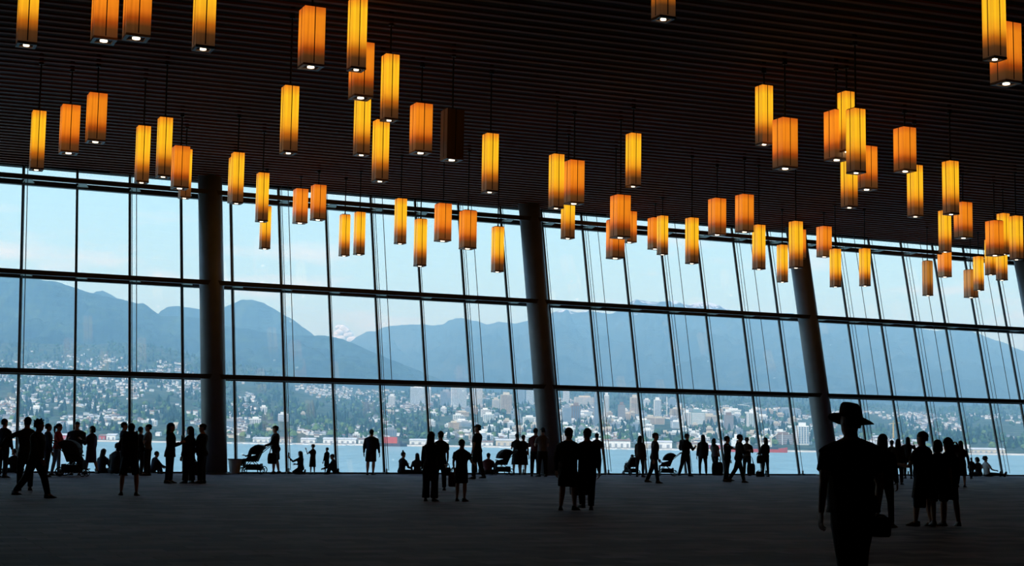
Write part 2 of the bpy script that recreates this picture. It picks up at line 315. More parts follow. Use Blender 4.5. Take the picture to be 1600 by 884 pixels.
# kind, x0, x1, top, bottom in the photograph, and a phrase that singles it out
LANTERNS = [
    ('T', 26, 56, -59, 72, 'narrow amber lantern cut by the top edge, nearest the upper left corner'),
    ('W', 142, 182, -33, 65, 'wide orange lantern cut by the top edge, left of a wide pair'),
    ('W', 192, 233.5, -41, 61, 'wide orange lantern cut by the top edge, right of a wide pair'),
    ('T', 302.6, 332, -57, 78, 'narrow amber lantern cut by the top edge, right of the two wide ones'),
    ('T', 45.6, 67.7, 174.5, 266, "leftmost narrow amber lantern, its foot just overlapping the glass wall's top"),
    ('W', 92, 122, 166, 240, 'wide orange lantern hanging lower of two side by side at the left'),
    ('W', 133, 164.7, 147.7, 222.6, 'wide orange lantern hanging higher of two side by side at the left'),
    ('T', 210, 232, 198, 286, 'narrow amber lantern hanging lower of a pair above the third glass bay'),
    ('T', 242.5, 267, 185, 277, 'narrow amber lantern hanging higher of a pair above the third glass bay'),
    ('W', 267, 294, 231.7, 295, 'wide orange lantern left of the first column, hiding most of a narrow one'),
    ('T', 278, 298, 234, 310, 'narrow amber lantern peeking out behind a wide one left of the first column'),
    ('T', 358.7, 379.7, 239.4, 318.4, 'narrow amber lantern right of the first column, covering another narrow one'),
    ('T', 355, 374, 252.5, 317, 'narrow amber lantern almost hidden behind another just right of the first column'),
    ('W', 466, 505, 14.5, 106, 'wide orange lantern alone near the top edge, topmost of the left centre cluster'),
    ('T', 543, 570, 1, 110, 'narrow amber lantern touching the top edge, overlapping a wide one below it'),
    ('W', 545, 582, 69, 154, 'wide orange lantern partly hidden by a narrow one near the top edge'),
    ('T', 595.5, 620, 87, 189, 'narrow amber lantern right of the overlapping narrow and wide pair near the top'),
    ('T', 437, 464, 136, 240, 'narrow amber lantern alone on dark ceiling, below the lone wide one'),
    ('T', 552, 577, 148, 243, 'narrow amber lantern directly under the foot of a half hidden wide one'),
    ('T', 580, 607, 189, 284, 'narrow amber lantern lowest of the left centre cluster, under another narrow one'),
    ('W', 640, 674, 164, 240, 'wide orange lantern beside the single unlit one, on its left'),
    ('Woff', 688.5, 723, 172.7, 251, 'unlit wide lantern, dark shade with only its bottom spot glowing'),
    ('T', 753, 777, 210, 301, 'narrow amber lantern alone right of the unlit one'),
    ('T', 399, 418, 271, 346.5, 'narrow amber lantern covering the top of a lower narrow one in second glass section'),
    ('T', 405, 422, 323, 389, 'narrow amber lantern lower of an overlapping narrow pair in second glass section'),
    ('W', 457, 480, 296, 349, 'wide orange lantern lower left of a wide pair at the glass top rail'),
    ('W', 485, 508, 290, 344, 'wide orange lantern upper right of a wide pair at the glass top rail'),
    ('T', 529, 546, 336, 400, 'narrow amber lantern left of two close narrow twins against the sky'),
    ('T', 552.5, 569, 332, 398, 'narrow amber lantern right of two close narrow twins against the sky'),
    ('T', 616, 634, 311, 381, 'narrow amber lantern in second glass section, crossing the top rail alone'),
    ('T', 646, 666, 343, 416, 'narrow amber lantern hanging in front of a mullion, left of a wide pair'),
    ('W', 679, 704, 319, 377, 'wide orange lantern left of two wide ones crossing the top rail'),
    ('W', 717.5, 743.5, 330, 389, 'wide orange lantern right of two wide ones crossing the top rail'),
    ('T', 768, 786, 355, 425, 'narrow amber lantern last before the second column, hanging against the sky'),
    ('T', 857.6, 880, 242, 326, 'narrow amber lantern upper left of three bunched right of the second column'),
    ('W', 881, 912, 252, 319, 'wide orange lantern upper right of three bunched right of the second column'),
    ('T', 877, 897, 297, 373, 'narrow amber lantern lowest of three bunched right of the second column'),
    ('T', 978, 1000.5, 209.5, 292, 'narrow amber lantern alone on dark ceiling above the middle wide cluster'),
    ('W', 954, 984, 306, 372, 'wide orange lantern in front of two others at the middle top rail'),
    ('W', 950, 972.5, 344, 404, 'wide orange lantern lowest and hindmost left of three in the middle cluster'),
    ('W', 973, 993.5, 331, 379, 'wide orange lantern half hidden at the right of the middle cluster'),
    ('W', 1013, 1034, 341, 389.5, 'wide orange lantern half covered by a narrow one in front of its right side'),
    ('T', 1027, 1043, 337.7, 398, 'narrow amber lantern overlapping a wide one on its left at the top rail'),
    ('T', 1071.5, 1090.5, 341, 412, 'narrow amber lantern alone between the overlapping pair and two wide ones'),
    ('W', 1107, 1134, 311, 367.5, 'wide orange lantern left lower of two wide ones in third glass section'),
    ('W', 1149.6, 1177, 305, 363, 'wide orange lantern right upper of two wide ones in third glass section'),
    ('T', 1176.5, 1195, 352, 421, 'narrow amber lantern just right of and below two wide ones'),
    ('T', 1182, 1206, 135, 226.6, 'narrow amber lantern beside a big wide one, on dark ceiling right of centre'),
    ('W', 1208, 1245.7, 186.7, 264.5, 'wide orange lantern beside and below a narrow one on dark ceiling'),
    ('T', 1311, 1336, 143, 238, 'narrow amber lantern topmost and hindmost of the tight cluster of five'),
    ('W', 1289.7, 1325, 174.5, 251, 'wide orange lantern at the left of the tight cluster of five'),
    ('T', 1324.7, 1350.7, 175, 271, 'narrow amber lantern foremost in the middle of the tight cluster of five'),
    ('T', 1315.7, 1338.5, 239, 325, 'narrow amber lantern lowest of the tight cluster of five'),
    ('W', 1340, 1368, 230, 297, 'wide orange lantern at the lower right of the tight cluster of five'),
    ('T', 1215, 1230, 383, 441, 'narrow amber lantern lowest one left of the third column, against the sky'),
    ('T', 1233.5, 1254, 346.5, 419, 'narrow dull amber lantern hanging in front of the third column'),
    ('W', 1238, 1258, 359, 404.5, 'wide orange lantern peeking out behind a narrow one at the third column'),
    ('W', 1276.6, 1299, 354.5, 401.7, 'wide orange lantern small and short just right of the third column'),
    ('T', 1298, 1313, 391, 448.5, 'narrow amber lantern left of two low ones right of the third column'),
    ('T', 1343.4, 1359.7, 388.7, 447, 'narrow amber lantern right of two low ones right of the third column'),
    ('W', 1398, 1430.6, 200.7, 268.6, 'wide orange lantern on dark ceiling, upper left of a narrow one touching it'),
    ('T', 1419, 1441.5, 259, 339, "narrow amber lantern whose top touches a wide one's lower right"),
    ('T', 1474, 1498, 252.7, 335.5, 'narrow bright amber lantern overlapping a wide one and another narrow one'),
    ('W', 1491.7, 1519, 317, 372.5, "wide orange lantern tucked behind a bright narrow one's lower right"),
    ('T', 1467, 1486.6, 329.4, 394, 'narrow amber lantern directly above a short wide one at the right'),
    ('W', 1465.6, 1487, 391, 433, 'wide orange lantern directly below a narrow one, crossing the top rail'),
    ('Tdim', 1442.5, 1457, 408, 462, 'narrow dim brown lantern against the pale sky at the right'),
    ('Wdim', 1506.6, 1528, 422, 465, 'wide dim brown lantern lowest of all, against the pale sky at the right'),
    ('T', 1522, 1537, 401, 454, 'narrow amber lantern partly behind the lowest dim wide one'),
    ('W', 1541, 1568, 345.7, 399.7, 'wide orange lantern in front of several narrow ones near the right edge'),
    ('T', 1559, 1578, 334, 397.7, "narrow amber lantern showing behind a wide one's right side near the right edge"),
    ('T', 1539.6, 1556, 374.6, 429.6, 'narrow amber lantern below and left under the wide one near the right edge'),
    ('T', 1557, 1574, 380, 438, 'narrow amber lantern below and right under the wide one near the right edge'),
    ('T', 1578, 1598.7, 338, 406, 'narrow amber lantern farthest right, level with the wide cluster'),
    ('T', 1538, 1570.7, -20, 94, 'narrow amber lantern cut by the top edge at the upper right corner'),
    ('W', 1550, 1594.5, 38.7, 132, 'wide orange lantern overlapped by a narrow one in the upper right corner'),
    ('T', 1020.7, 1052, -83, 31.5, 'narrow amber lantern of which only the foot shows at the top edge, right of centre'),
]
NUDGE = {9: 0.972, 49: 1.02, 51: 0.965, 58: 0.972}      # keep neighbours from touching
for li, (kind, x0, x1, y0, y1, lab) in enumerate(LANTERNS):
    H = HT if kind[0] == 'T' else HW; w = WT if kind[0] == 'T' else WW
    xc = (x0 + x1) / 2
    r0, r1 = ray(xc, y0), ray(xc, y1)
    D = H / (r0.z / r0.y - r1.z / r1.y)
    D *= NUDGE.get(li, 1.0)
    base = ORG + r1 * (D / r1.y)
    if base.z + H > CEIL - 0.28:              # keep the cap below the slats
        D = (CEIL - 0.28 - H - EYE) / (r1.z / r1.y); base = ORG + r1 * (D / r1.y)
    L = thing('pendant_lantern', lab, 'lantern', base, WA, 'square pendant lanterns')
    kit = KIT[kind]
    for k in ('shade', 'rim', 'bottom_plate', 'spot_lamp', 'cap'): put(k, kit[k], None, L)
    for q in range(4):
        a = q * PI / 2
        put('seam', kit['seam'], None, L, (math.sin(a) * (w / 2 + 0.001), -math.cos(a) * (w / 2 + 0.001), 0), a)
    o = put('hanging_cable', me_cyl, None, L, (0, 0, H + 0.05)); o.scale = (1, 1, CEIL + 0.25 - base.z - H - 0.05)
    put('ceiling_rose', me_rose, None, L, (0, 0, CEIL - base.z - 0.06))

# ------------------------------------------------------------------ the inlet, the far shore and the mountains
RND = random.Random(11)
SEA = -17.4
def fnoise(x, y, z=0.0): return mnoise.fractal(Vector((x, y, z)), 1.0, 2.1, 5)

M_water = bpy.data.materials.new('inlet water'); M_water.use_nodes = True
t = M_water.node_tree; b = t.nodes['Principled BSDF']; b.inputs['Base Color'].default_value = (0.035, 0.17, 0.23, 1); b.inputs['Roughness'].default_value = 0.35; b.inputs['Specular IOR Level'].default_value = 0.28
tc = t.nodes.new('ShaderNodeTexCoord'); mp = t.nodes.new('ShaderNodeMapping'); nz = t.nodes.new('ShaderNodeTexNoise'); bp = t.nodes.new('ShaderNodeBump')
mp.inputs['Scale'].default_value = (0.05, 0.012, 1); nz.inputs['Scale'].default_value = 1.0; nz.inputs['Detail'].default_value = 6
t.links.new(tc.outputs['Object'], mp.inputs[0]); t.links.new(mp.outputs[0], nz.inputs['Vector']); t.links.new(nz.outputs['Fac'], bp.inputs['Height']); bp.inputs['Strength'].default_value = 1.0; bp.inputs['Distance'].default_value = 6.0
t.links.new(bp.outputs[0], b.inputs['Normal'])
rp = t.nodes.new('ShaderNodeValToRGB'); rp.color_ramp.elements[0].position = 0.35; rp.color_ramp.elements[1].position = 0.7
rp.color_ramp.elements[0].color = (0.12, 0.225, 0.25, 1); rp.color_ramp.elements[1].color = (0.19, 0.31, 0.335, 1)
t.links.new(nz.outputs['Fac'], rp.inputs[0]); t.links.new(rp.outputs[0], b.inputs['Base Color'])
mb = MB(); mb.box(-6000, 6000, 90, 2700, SEA - 5, SEA)
put('water', mb, M_water, kind='structure', label='blue rippled inlet water between hall and far shore')

def forest_material(name, c1, c2, c3, scale, snow_z=None, snow_s=0.004, snow_a=160.0):
    m = bpy.data.materials.new(name); m.use_nodes = True; t = m.node_tree; b = t.nodes['Principled BSDF']
    b.inputs['Roughness'].default_value = 0.95; b.inputs['Specular IOR Level'].default_value = 0.05
    tc = t.nodes.new('ShaderNodeTexCoord'); n1 = t.nodes.new('ShaderNodeTexNoise'); n2 = t.nodes.new('ShaderNodeTexVoronoi'); r = t.nodes.new('ShaderNodeValToRGB')
    n1.inputs['Scale'].default_value = scale; n1.inputs['Detail'].default_value = 8; n1.inputs['Roughness'].default_value = 0.7
    t.links.new(tc.outputs['Object'], n1.inputs['Vector']); t.links.new(n1.outputs['Fac'], r.inputs[0])
    r.color_ramp.elements[0].position = 0.36; r.color_ramp.elements[0].color = (*c1, 1); r.color_ramp.elements[1].position = 0.66; r.color_ramp.elements[1].color = (*c3, 1)
    e = r.color_ramp.elements.new(0.5); e.color = (*c2, 1)
    out = r.outputs[0]
    # crowns of single trees
    n2.inputs['Scale'].default_value = 0.05; mp = t.nodes.new('ShaderNodeMapping'); mp.inputs['Scale'].default_value = (1, 0.6, 0.6)
    t.links.new(tc.outputs['Object'], mp.inputs[0]); t.links.new(mp.outputs[0], n2.inputs['Vector'])
    r2 = t.nodes.new('ShaderNodeValToRGB'); r2.color_ramp.elements[0].color = (1.5, 1.5, 1.5, 1); r2.color_ramp.elements[1].color = (0.45, 0.45, 0.5, 1); r2.color_ramp.elements[1].position = 0.75
    t.links.new(n2.outputs['Distance'], r2.inputs[0])
    mx = t.nodes.new('ShaderNodeMix'); mx.data_type = 'RGBA'; mx.blend_type = 'MULTIPLY'; mx.inputs['Factor'].default_value = 1.0
    t.links.new(out, mx.inputs['A']); t.links.new(r2.outputs[0], mx.inputs['B']); out = mx.outputs['Result']
    if snow_z is not None:
        sp = t.nodes.new('ShaderNodeSeparateXYZ'); t.links.new(tc.outputs['Object'], sp.inputs[0])
        n3 = t.nodes.new('ShaderNodeTexNoise'); n3.inputs['Scale'].default_value = snow_s; n3.inputs['Detail'].default_value = 6; n3.inputs['Roughness'].default_value = 0.7
        t.links.new(tc.outputs['Object'], n3.inputs['Vector'])
        ma = t.nodes.new('ShaderNodeMath'); ma.operation = 'MULTIPLY_ADD'; ma.inputs[1].default_value = 2 * snow_a
        t.links.new(n3.outputs['Fac'], ma.inputs[0]); t.links.new(sp.outputs['Z'], ma.inputs[2])
        mr = t.nodes.new('ShaderNodeMapRange'); mr.inputs['From Min'].default_value = snow_z + snow_a - 12; mr.inputs['From Max'].default_value = snow_z + snow_a + 12
        t.links.new(ma.outputs[0], mr.inputs['Value'])
        m2 = t.nodes.new('ShaderNodeMix'); m2.data_type = 'RGBA'; m2.inputs['B'].default_value = (0.78, 0.84, 0.92, 1)
        t.links.new(mr.outputs['Result'], m2.inputs['Factor']); t.links.new(out, m2.inputs['A']); out = m2.outputs['Result']
    t.links.new(out, b.inputs['Base Color'])
    return m
M_forest = forest_material('mountain forest', (0.002, 0.009, 0.008), (0.014, 0.034, 0.022), (0.06, 0.10, 0.04), 0.006)
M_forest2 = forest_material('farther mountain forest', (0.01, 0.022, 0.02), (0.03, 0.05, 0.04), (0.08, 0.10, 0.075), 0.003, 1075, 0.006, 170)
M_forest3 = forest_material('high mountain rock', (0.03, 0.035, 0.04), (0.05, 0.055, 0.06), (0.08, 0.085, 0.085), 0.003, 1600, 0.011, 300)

def interp(pts, x):
    if x <= pts[0][0]: return pts[0][1]
    for (a, b), (c, d) in zip(pts, pts[1:]):
        if x <= c: return b + (d - b) * (x - a) / (c - a)
    return pts[-1][1]
def mountain(label, prof, D, Db, zb, mat, rough, seed, xa=-700, xb=2300, step=4):
    rowsn = 34; vs = []; nx = 0
    xs = [xa + step * i for i in range(int((xb - xa) / step) + 1)]
    for x in xs:
        y = interp(prof, x) + 1.6 * fnoise(x * 0.045, seed) + 0.9 * fnoise(x * 0.17, seed + 3)
        R = at(x, y, D * (1 + 0.05 * fnoise(x * 0.004, seed + 9)))
        B = at(x, 681, Db)
        for j in range(rowsn + 1):
            f = j / rowsn
            yy = B.y + (R.y - B.y) * f; xx = B.x + (R.x - B.x) * f
            zz = zb + (R.z - zb) * (0.75 * f + 0.25 * f * f)
            if j < rowsn:
                zz += rough * (R.z - zb) * min(1, 6 * (1 - f)) * f * (fnoise(xx * 0.0022, yy * 0.0011, seed) * 0.8 + 0.35 * fnoise(xx * 0.009, yy * 0.005, seed))
                zz = min(zz, ORG.z + (R.z - ORG.z) * (yy / R.y) - 2)     # spurs stay under the skyline
            vs.append((xx, yy, zz))
        vs.append((R.x * 1.12, R.y * 1.12, R.z * 0.5)); vs.append((R.x * 1.25, R.y * 1.25, -20))
    n = rowsn + 3; fs = []
    for i in range(len(xs) - 1):
        for j in range(n - 1):
            a = i * n + j; fs.append((a, a + n, a + n + 1, a + 1))
    mb = MB(); mb.add(vs, fs)
    return put('mountain', mb, mat, kind='structure', label=label, smooth=True)
P_near = [(-700, 520), (-300, 440), (-120, 428), (0, 431), (50, 436), (95, 441), (112, 448), (140, 457), (160, 462), (185, 467), (204, 471), (225, 474), (240, 485), (252, 494), (290, 494), (330, 500), (353, 509), (400, 516), (445, 524), (486, 524), (510, 524), (530, 528), (550, 535), (578, 548), (612, 562), (645, 575), (679, 589), (700, 598), (760, 615), (900, 640), (2300, 700)]
P_mid = [(-700, 560), (130, 470), (150, 455), (160, 454), (175, 461), (240, 500), (250, 486), (262, 479), (275, 478), (300, 481), (312, 483), (330, 488), (353, 479), (369, 471), (381, 467.5), (394, 468), (413, 474), (435, 486), (445, 493), (459, 500), (472, 510), (486, 520), (520, 545), (600, 600), (800, 660), (2300, 720)]
P_back = [(-700, 640), (480, 590), (530, 545), (547, 534), (557, 527), (574, 518.5), (591, 516), (598, 511.6), (611, 509), (628, 507.6), (656, 505.5), (679, 509), (693, 506.5), (700, 500), (712, 497), (724, 497.4), (744, 501.5), (761, 506.5), (781, 502.5), (795, 504), (808, 505.5), (822, 501), (845, 495), (863, 488.5), (870, 485.5), (888, 484), (902, 487.5), (919, 485), (949, 490), (985, 490), (1040, 488), (1120, 490), (1240, 498), (1290, 503), (1360, 505), (1430, 512), (1466, 517), (1490, 514), (1518, 518), (1531, 522), (1557, 532), (1578, 540), (1600, 549), (1700, 580), (1900, 610), (2300, 640)]
P_far = [(-700, 690), (900, 540), (960, 488), (975, 481), (985, 472), (993, 467), (1004, 469), (1017, 472), (1037, 470), (1056, 470), (1071, 476), (1080, 475), (1092, 472), (1105, 472), (1116, 474), (1126, 478), (1136, 483), (1160, 487), (1200, 489), (1241, 490), (1300, 505), (1500, 560), (2300, 680)]
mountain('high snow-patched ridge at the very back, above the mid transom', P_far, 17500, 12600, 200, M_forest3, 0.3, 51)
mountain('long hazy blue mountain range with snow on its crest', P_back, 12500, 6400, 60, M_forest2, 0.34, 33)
mountain('rounded blue-green peak behind the near forested slope', P_mid, 9800, 7800, 80, M_forest, 0.3, 21)
mountain('near forested mountain slope filling the view at the left', P_near, 8000, 5300, 60, M_forest, 0.34, 5)

# ---- far shore: rising ground with houses, blocks, towers and trees
SHORE = 2480.0
def shore_y(x): return SHORE + 40 * fnoise(x * 0.0015, 4.2) + 0.02 * x
def ground(x, y):
    sy = shore_y(x); d = y - sy
    if d <= 0: return SEA - 3
    px = 800 + F_PX * x / y
    k = 1.0 if px > 560 else 1.0 + 0.75 * min(1, (560 - px) / 330)
    k2 = 1.0 if px < 1150 else 1.0 - 0.18 * min(1, (px - 1150) / 250)
    tt = d / 3000.0
    return SEA + 2.2 + min(d, 60) * 0.03 + 165 * k * k2 * (tt ** 1.12) * (1 + 0.10 * fnoise(x * 0.0018, y * 0.0018, 2.0))
mb = MB(); NXG, NYG = 170, 90; vs = []; fs = []
for j in range(NYG + 1):
    f = j / NYG
    for i in range(NXG + 1):
        y0 = 2440 + 3560 * f ** 1.5
        x = (-0.56 + 1.12 * i / NXG) * (y0 + 900)
        vs.append((x, y0, ground(x, y0)))
for j in range(NYG):
    for i in range(NXG):
        a = j * (NXG + 1) + i; fs.append((a, a + 1, a + NXG + 2, a + NXG + 1))
mb.add(vs, fs)
M_land = forest_material('wooded town ground', (0.03, 0.055, 0.03), (0.055, 0.085, 0.04), (0.12, 0.125, 0.09), 0.012)
put('land', mb, M_land, kind='structure', label='wooded rising ground of the far shore', smooth=True)
def to_ground(px, py):
    """where the view line through a point of the photograph meets the far shore"""
    d = ray(px, py); d = d / d.y
    y = 2460.0
    while y < 5950:
        p = ORG + d * y
        if p.z <= ground(p.x, y): return Vector((p.x, y, ground(p.x, y)))
        y += 12
    return None

M_leaf = [material('conifer green', (0.012, 0.032, 0.018), 0.95, 0.35, 0.2, spec=0.05), material('broadleaf green', (0.04, 0.085, 0.025), 0.95, 0.35, 0.2, spec=0.05), material('light foliage green', (0.10, 0.16, 0.045), 0.95, 0.3, 0.2, spec=0.05)]
M_bark = material('bark', (0.05, 0.035, 0.025), 0.9, 0.2, 1)
M_wht = material('white render', (0.82, 0.80, 0.76), 0.8, 0.06, 0.1)
M_crm = material('cream render', (0.62, 0.54, 0.42), 0.8, 0.08, 0.1)
M_grw = material('grey cladding', (0.30, 0.32, 0.34), 0.8, 0.1, 0.1)
M_brn = material('brown cladding', (0.24, 0.16, 0.12), 0.8, 0.1, 0.1)
M_blg = material('blue tinted glass', (0.16, 0.25, 0.34), 0.25, 0.2, 0.08, spec=0.6)
M_grg = material('green tinted glass', (0.20, 0.30, 0.30), 0.3, 0.2, 0.08, spec=0.6)
M_rof = [material('slate roof', (0.14, 0.14, 0.15), 0.9, 0.15, 0.1), material('brown roof', (0.22, 0.14, 0.10), 0.9, 0.15, 0.1), material('pale roof', (0.55, 0.54, 0.52), 0.9, 0.1, 0.1)]
M_red = material('red paint', (0.55, 0.06, 0.035), 0.6, 0.1, 0.1)
M_drk = material('dark paint', (0.03, 0.035, 0.045), 0.6, 0.1, 0.1)
M_yel = material('yellow paint', (0.70, 0.45, 0.03), 0.6, 0.1, 0.3)
M_sand = material('pale shore stone', (0.55, 0.50, 0.43), 0.9, 0.15, 0.05)

def blob(mb, c, r, h, rnd, mi=0, n=6):
    rings = []
    for z, k in ((0.08, 0.45), (0.3, 1.0), (0.62, 0.9), (0.9, 0.45)):
        rings.append([Vector((c[0] + r * k * rnd.uniform(0.78, 1.15) * math.cos(2 * PI * j / n), c[1] + r * k * rnd.uniform(0.78, 1.15) * math.sin(2 * PI * j / n), c[2] + h * (z + rnd.uniform(-0.05, 0.05)))) for j in range(n)])
    mb.loft(rings, mi)
def spire(mb, c, r, h, rnd, mi=0, n=6):
    rings = []
    for z, k in ((0.06, 0.8), (0.14, 1.0), (0.45, 0.62), (0.47, 0.78), (0.75, 0.34), (0.76, 0.44), (1.0, 0.03)):
        rings.append([Vector((c[0] + r * k * rnd.uniform(0.85, 1.1) * math.cos(2 * PI * j / n), c[1] + r * k * rnd.uniform(0.85, 1.1) * math.sin(2 * PI * j / n), c[2] + h * z)) for j in range(n)])
    mb.loft(rings, mi)
def house_mesh(w, d, h, rh):
    a = MB(); a.box(-w / 2, w / 2, -d / 2, d / 2, -3, h)
    r = MB(); e = 0.5
    vs = [(-w / 2 - e, -d / 2 - e, h), (w / 2 + e, -d / 2 - e, h), (w / 2 + e, d / 2 + e, h), (-w / 2 - e, d / 2 + e, h), (-w / 2 - e, 0, h + rh), (w / 2 + e, 0, h + rh)]
    r.add(vs, [(0, 1, 5, 4), (2, 3, 4, 5), (0, 4, 3), (1, 2, 5), (0, 3, 2, 1)])
    return a, r

def part_of_view(px):
    return 'first' if px < 333 else 'second' if px < 840 else 'third' if px < 1275 else 'fourth'
def town_top(px):           # how far up the picture the houses reach
    return interp([(-60, 548), (60, 552), (150, 558), (250, 568), (330, 580), (420, 598), (520, 606), (640, 612), (800, 622), (1000, 632), (1150, 640), (1300, 646), (1660, 655)], px)
def water_line(px): return 683 + 0.0145 * px
# single houses near enough to be told apart (share a few meshes)
kits = []
for k in range(10):
    a, r = house_mesh(RND.uniform(8, 14), RND.uniform(7, 10), RND.uniform(3.5, 6.5), RND.uniform(1.8, 3))
    am = a.mesh('walls'); am.materials.append([M_wht, M_wht, M_crm, M_wht, M_grw][k % 5]); rm = r.mesh('roof'); rm.materials.append(M_rof[(k * 7) % 3]); kits.append((am, rm, 'small %s house with a %s roof' % (['white', 'white', 'cream', 'white', 'grey'][k % 5], ['slate', 'brown', 'pale'][(k * 7) % 3])))
n = 0; spots = []
while n < 290:
    px = RND.uniform(-30, 1640); top = town_top(px); bot = water_line(px) - 3
    if 690 < px < 1235 and RND.random() < 0.6: continue
    py = top + (bot - top) * (RND.random() ** 0.8)
    if fnoise(px * 0.012, py * 0.03, 7.7) < -0.02: continue
    p = to_ground(px, py)
    if p is None or any((p - q).length < 16 for q in spots): continue
    spots.append(p); n += 1
    am, rm, hl = RND.choice(kits); high = 'high on' if py < (top + bot) / 2 else 'low on'
    g = thing('house', '%s %s the hillside, in the %s glass section' % (hl, high, part_of_view(px)), 'house', p, RND.uniform(-0.6, 0.6) + (PI / 2 if RND.random() < 0.25 else 0), '%ss %s the far hillside, %s glass section' % (hl, high, part_of_view(px)))
    put('walls', am, None, g); put('roof', rm, None, g)
# the countless smaller ones
ah = MB(); k = 0
while k < 5200:
    px = RND.uniform(-120, 1720); top = town_top(px) - 4; bot = water_line(px) - 6
    py = top + (bot - top) * RND.random()
    if fnoise(px * 0.012, py * 0.03, 7.7) < -0.04: continue
    p = to_ground(px, py)
    k += 1
    if p is None: continue
    w, d, h, rh = RND.uniform(5, 11), RND.uniform(5, 8), RND.uniform(2.6, 4.8), RND.uniform(1.2, 2.2)
    a, r = house_mesh(w, d, h, rh); M = Matrix.Translation(p) @ Matrix.Rotation(RND.uniform(-0.7, 0.7), 4, 'Z')
    ah.add([M @ Vector(v) for v in a.v], a.f, RND.choice((0, 0, 0, 1, 2))); ah.add([M @ Vector(v) for v in r.v], r.f, RND.choice((3, 4, 5)))
put('hillside_houses', ah, [M_wht, M_crm, M_grw] + M_rof, kind='stuff', label='countless tiny pale houses dotting the hillside across the inlet', category='houses')

# trees: some single ones, then the mass
tree_kits = []
for k in range(9):
    mb = MB(); rr = random.Random(k); tr = MB()
    if k % 3 == 0: spire(mb, (0, 0, 0), 6, 24, rr)
    else: blob(mb, (0, 0, 1), 8, 14, rr, n=7)
    tr.tube([(0, 0, -3), (0, 0, 4)], 0.5, 5)
    cm = mb.mesh('crown'); cm.materials.append(M_leaf[(0, 1, 2)[k % 3]]); tm = tr.mesh('trunk'); tm.materials.append(M_bark); tree_kits.append((cm, tm, k % 3))
TL = ['dark pointed evergreen among the houses across the inlet', 'rounded mid green tree among the houses across the inlet', 'rounded light green tree near the far shore']
for k in range(230):
    px = RND.uniform(-20, 1620); top = town_top(px); bot = water_line(px) - 2
    f = RND.random() ** 0.55; py = top + (bot - top) * f
    p = to_ground(px, py)
    if p is None: continue
    c = 2 if f > 0.78 and RND.random() < 0.75 else RND.choice((0, 1))
    cm, tm, kk = RND.choice([q for q in tree_kits if q[2] == c])
    sz = RND.uniform(0.55, 1.1); big = 'small' if sz < 0.73 else 'large' if sz > 0.92 else 'middling'
    tl = '%s %s, in the %s glass section' % (big, TL[c], part_of_view(px)); g = thing('tree', tl, 'tree', p, RND.uniform(0, 6.28), tl)
    g.scale = (sz, sz, sz * RND.uniform(0.85, 1.2))
    put('crown', cm, None, g); put('trunk', tm, None, g)
tb = MB()
for k in range(11500):
    px = RND.uniform(-150, 1750); top = town_top(px) - 26; bot = water_line(px) - 5
    f = RND.random() ** 1.05; py = top + (bot - top) * f
    if fnoise(px * 0.02, py * 0.05, 1.3) < -0.12 and f > 0.25: continue
    p = to_ground(px, py)
    if p is None: continue
    s = RND.uniform(0.45, 0.98)
    if RND.random() < 0.45: spire(tb, p, 5.5 * s, 22 * s, RND, 0, 5)
    else: blob(tb, p, 8 * s, 13 * s, RND, 1 if RND.random() < 0.75 or f < 0.5 else 2, 5)
put('hillside_trees', tb, M_leaf, kind='stuff', label='mass of green trees covering the hillside across the inlet', category='trees')

# ---- towers and blocks
def tower(px0, px1, ytop, ybase, wall, glass, label, kind='banded', name='tower', cat='building', group=None):
    p = to_ground((px0 + px1) / 2, ybase)
    if p is None: p = at((px0 + px1) / 2, ybase, 4200)
    sc = p.y / F_PX; w = (px1 - px0) * sc; h = (ybase - ytop) * sc; d = w * 0.8 if w < 45 else 28
    g = thing(name, label, cat, p, 0.12 if w < 45 else 0.05, group)
    mb = MB(); mb.box(-w / 2, w / 2, -d / 2, d / 2, -6, h); put('core', mb, wall, g)
    fl = 3.3; nf = max(1, int(h / fl))
    if kind == 'banded':
        sb = MB()
        for i in range(nf):
            z = i * fl + 1.2; sb.box(-w * 0.46, w * 0.46, -d / 2 - 0.5, d / 2 + 0.5, z, z + 1.7); sb.box(-w / 2 - 0.5, w / 2 + 0.5, -d * 0.42, d * 0.42, z, z + 1.7)
        put('window_band', sb, glass, g)
    elif kind == 'piers':
        sb = MB(); m = max(3, int(w / 4))
        for i in range(m):
            x = -w / 2 + w * (i + 0.25) / m; sb.box(x, x + w / m * 0.55, -d / 2 - 0.5, d / 2 + 0.5, 2, h - 1.5)
        put('glazing', sb, glass, g)
        bb = MB()
        for i in range(0, nf): bb.box(-w / 2 - 0.9, w / 2 + 0.9, -d / 2 - 1.2, d / 2 + 0.4, i * fl + 2.6, i * fl + 2.95)
        put('balcony_slab', bb, wall, g)
    rb = MB(); rb.box(-w * 0.28, w * 0.28, -d * 0.28, d * 0.28, h, h + min(7, 0.12 * h + 2.5)); rb.box(-w / 2 - 0.3, w / 2 + 0.3, -d / 2 - 0.3, d / 2 + 0.3, h, h + 0.8)
    put('roof_block', rb, wall, g)
    return g
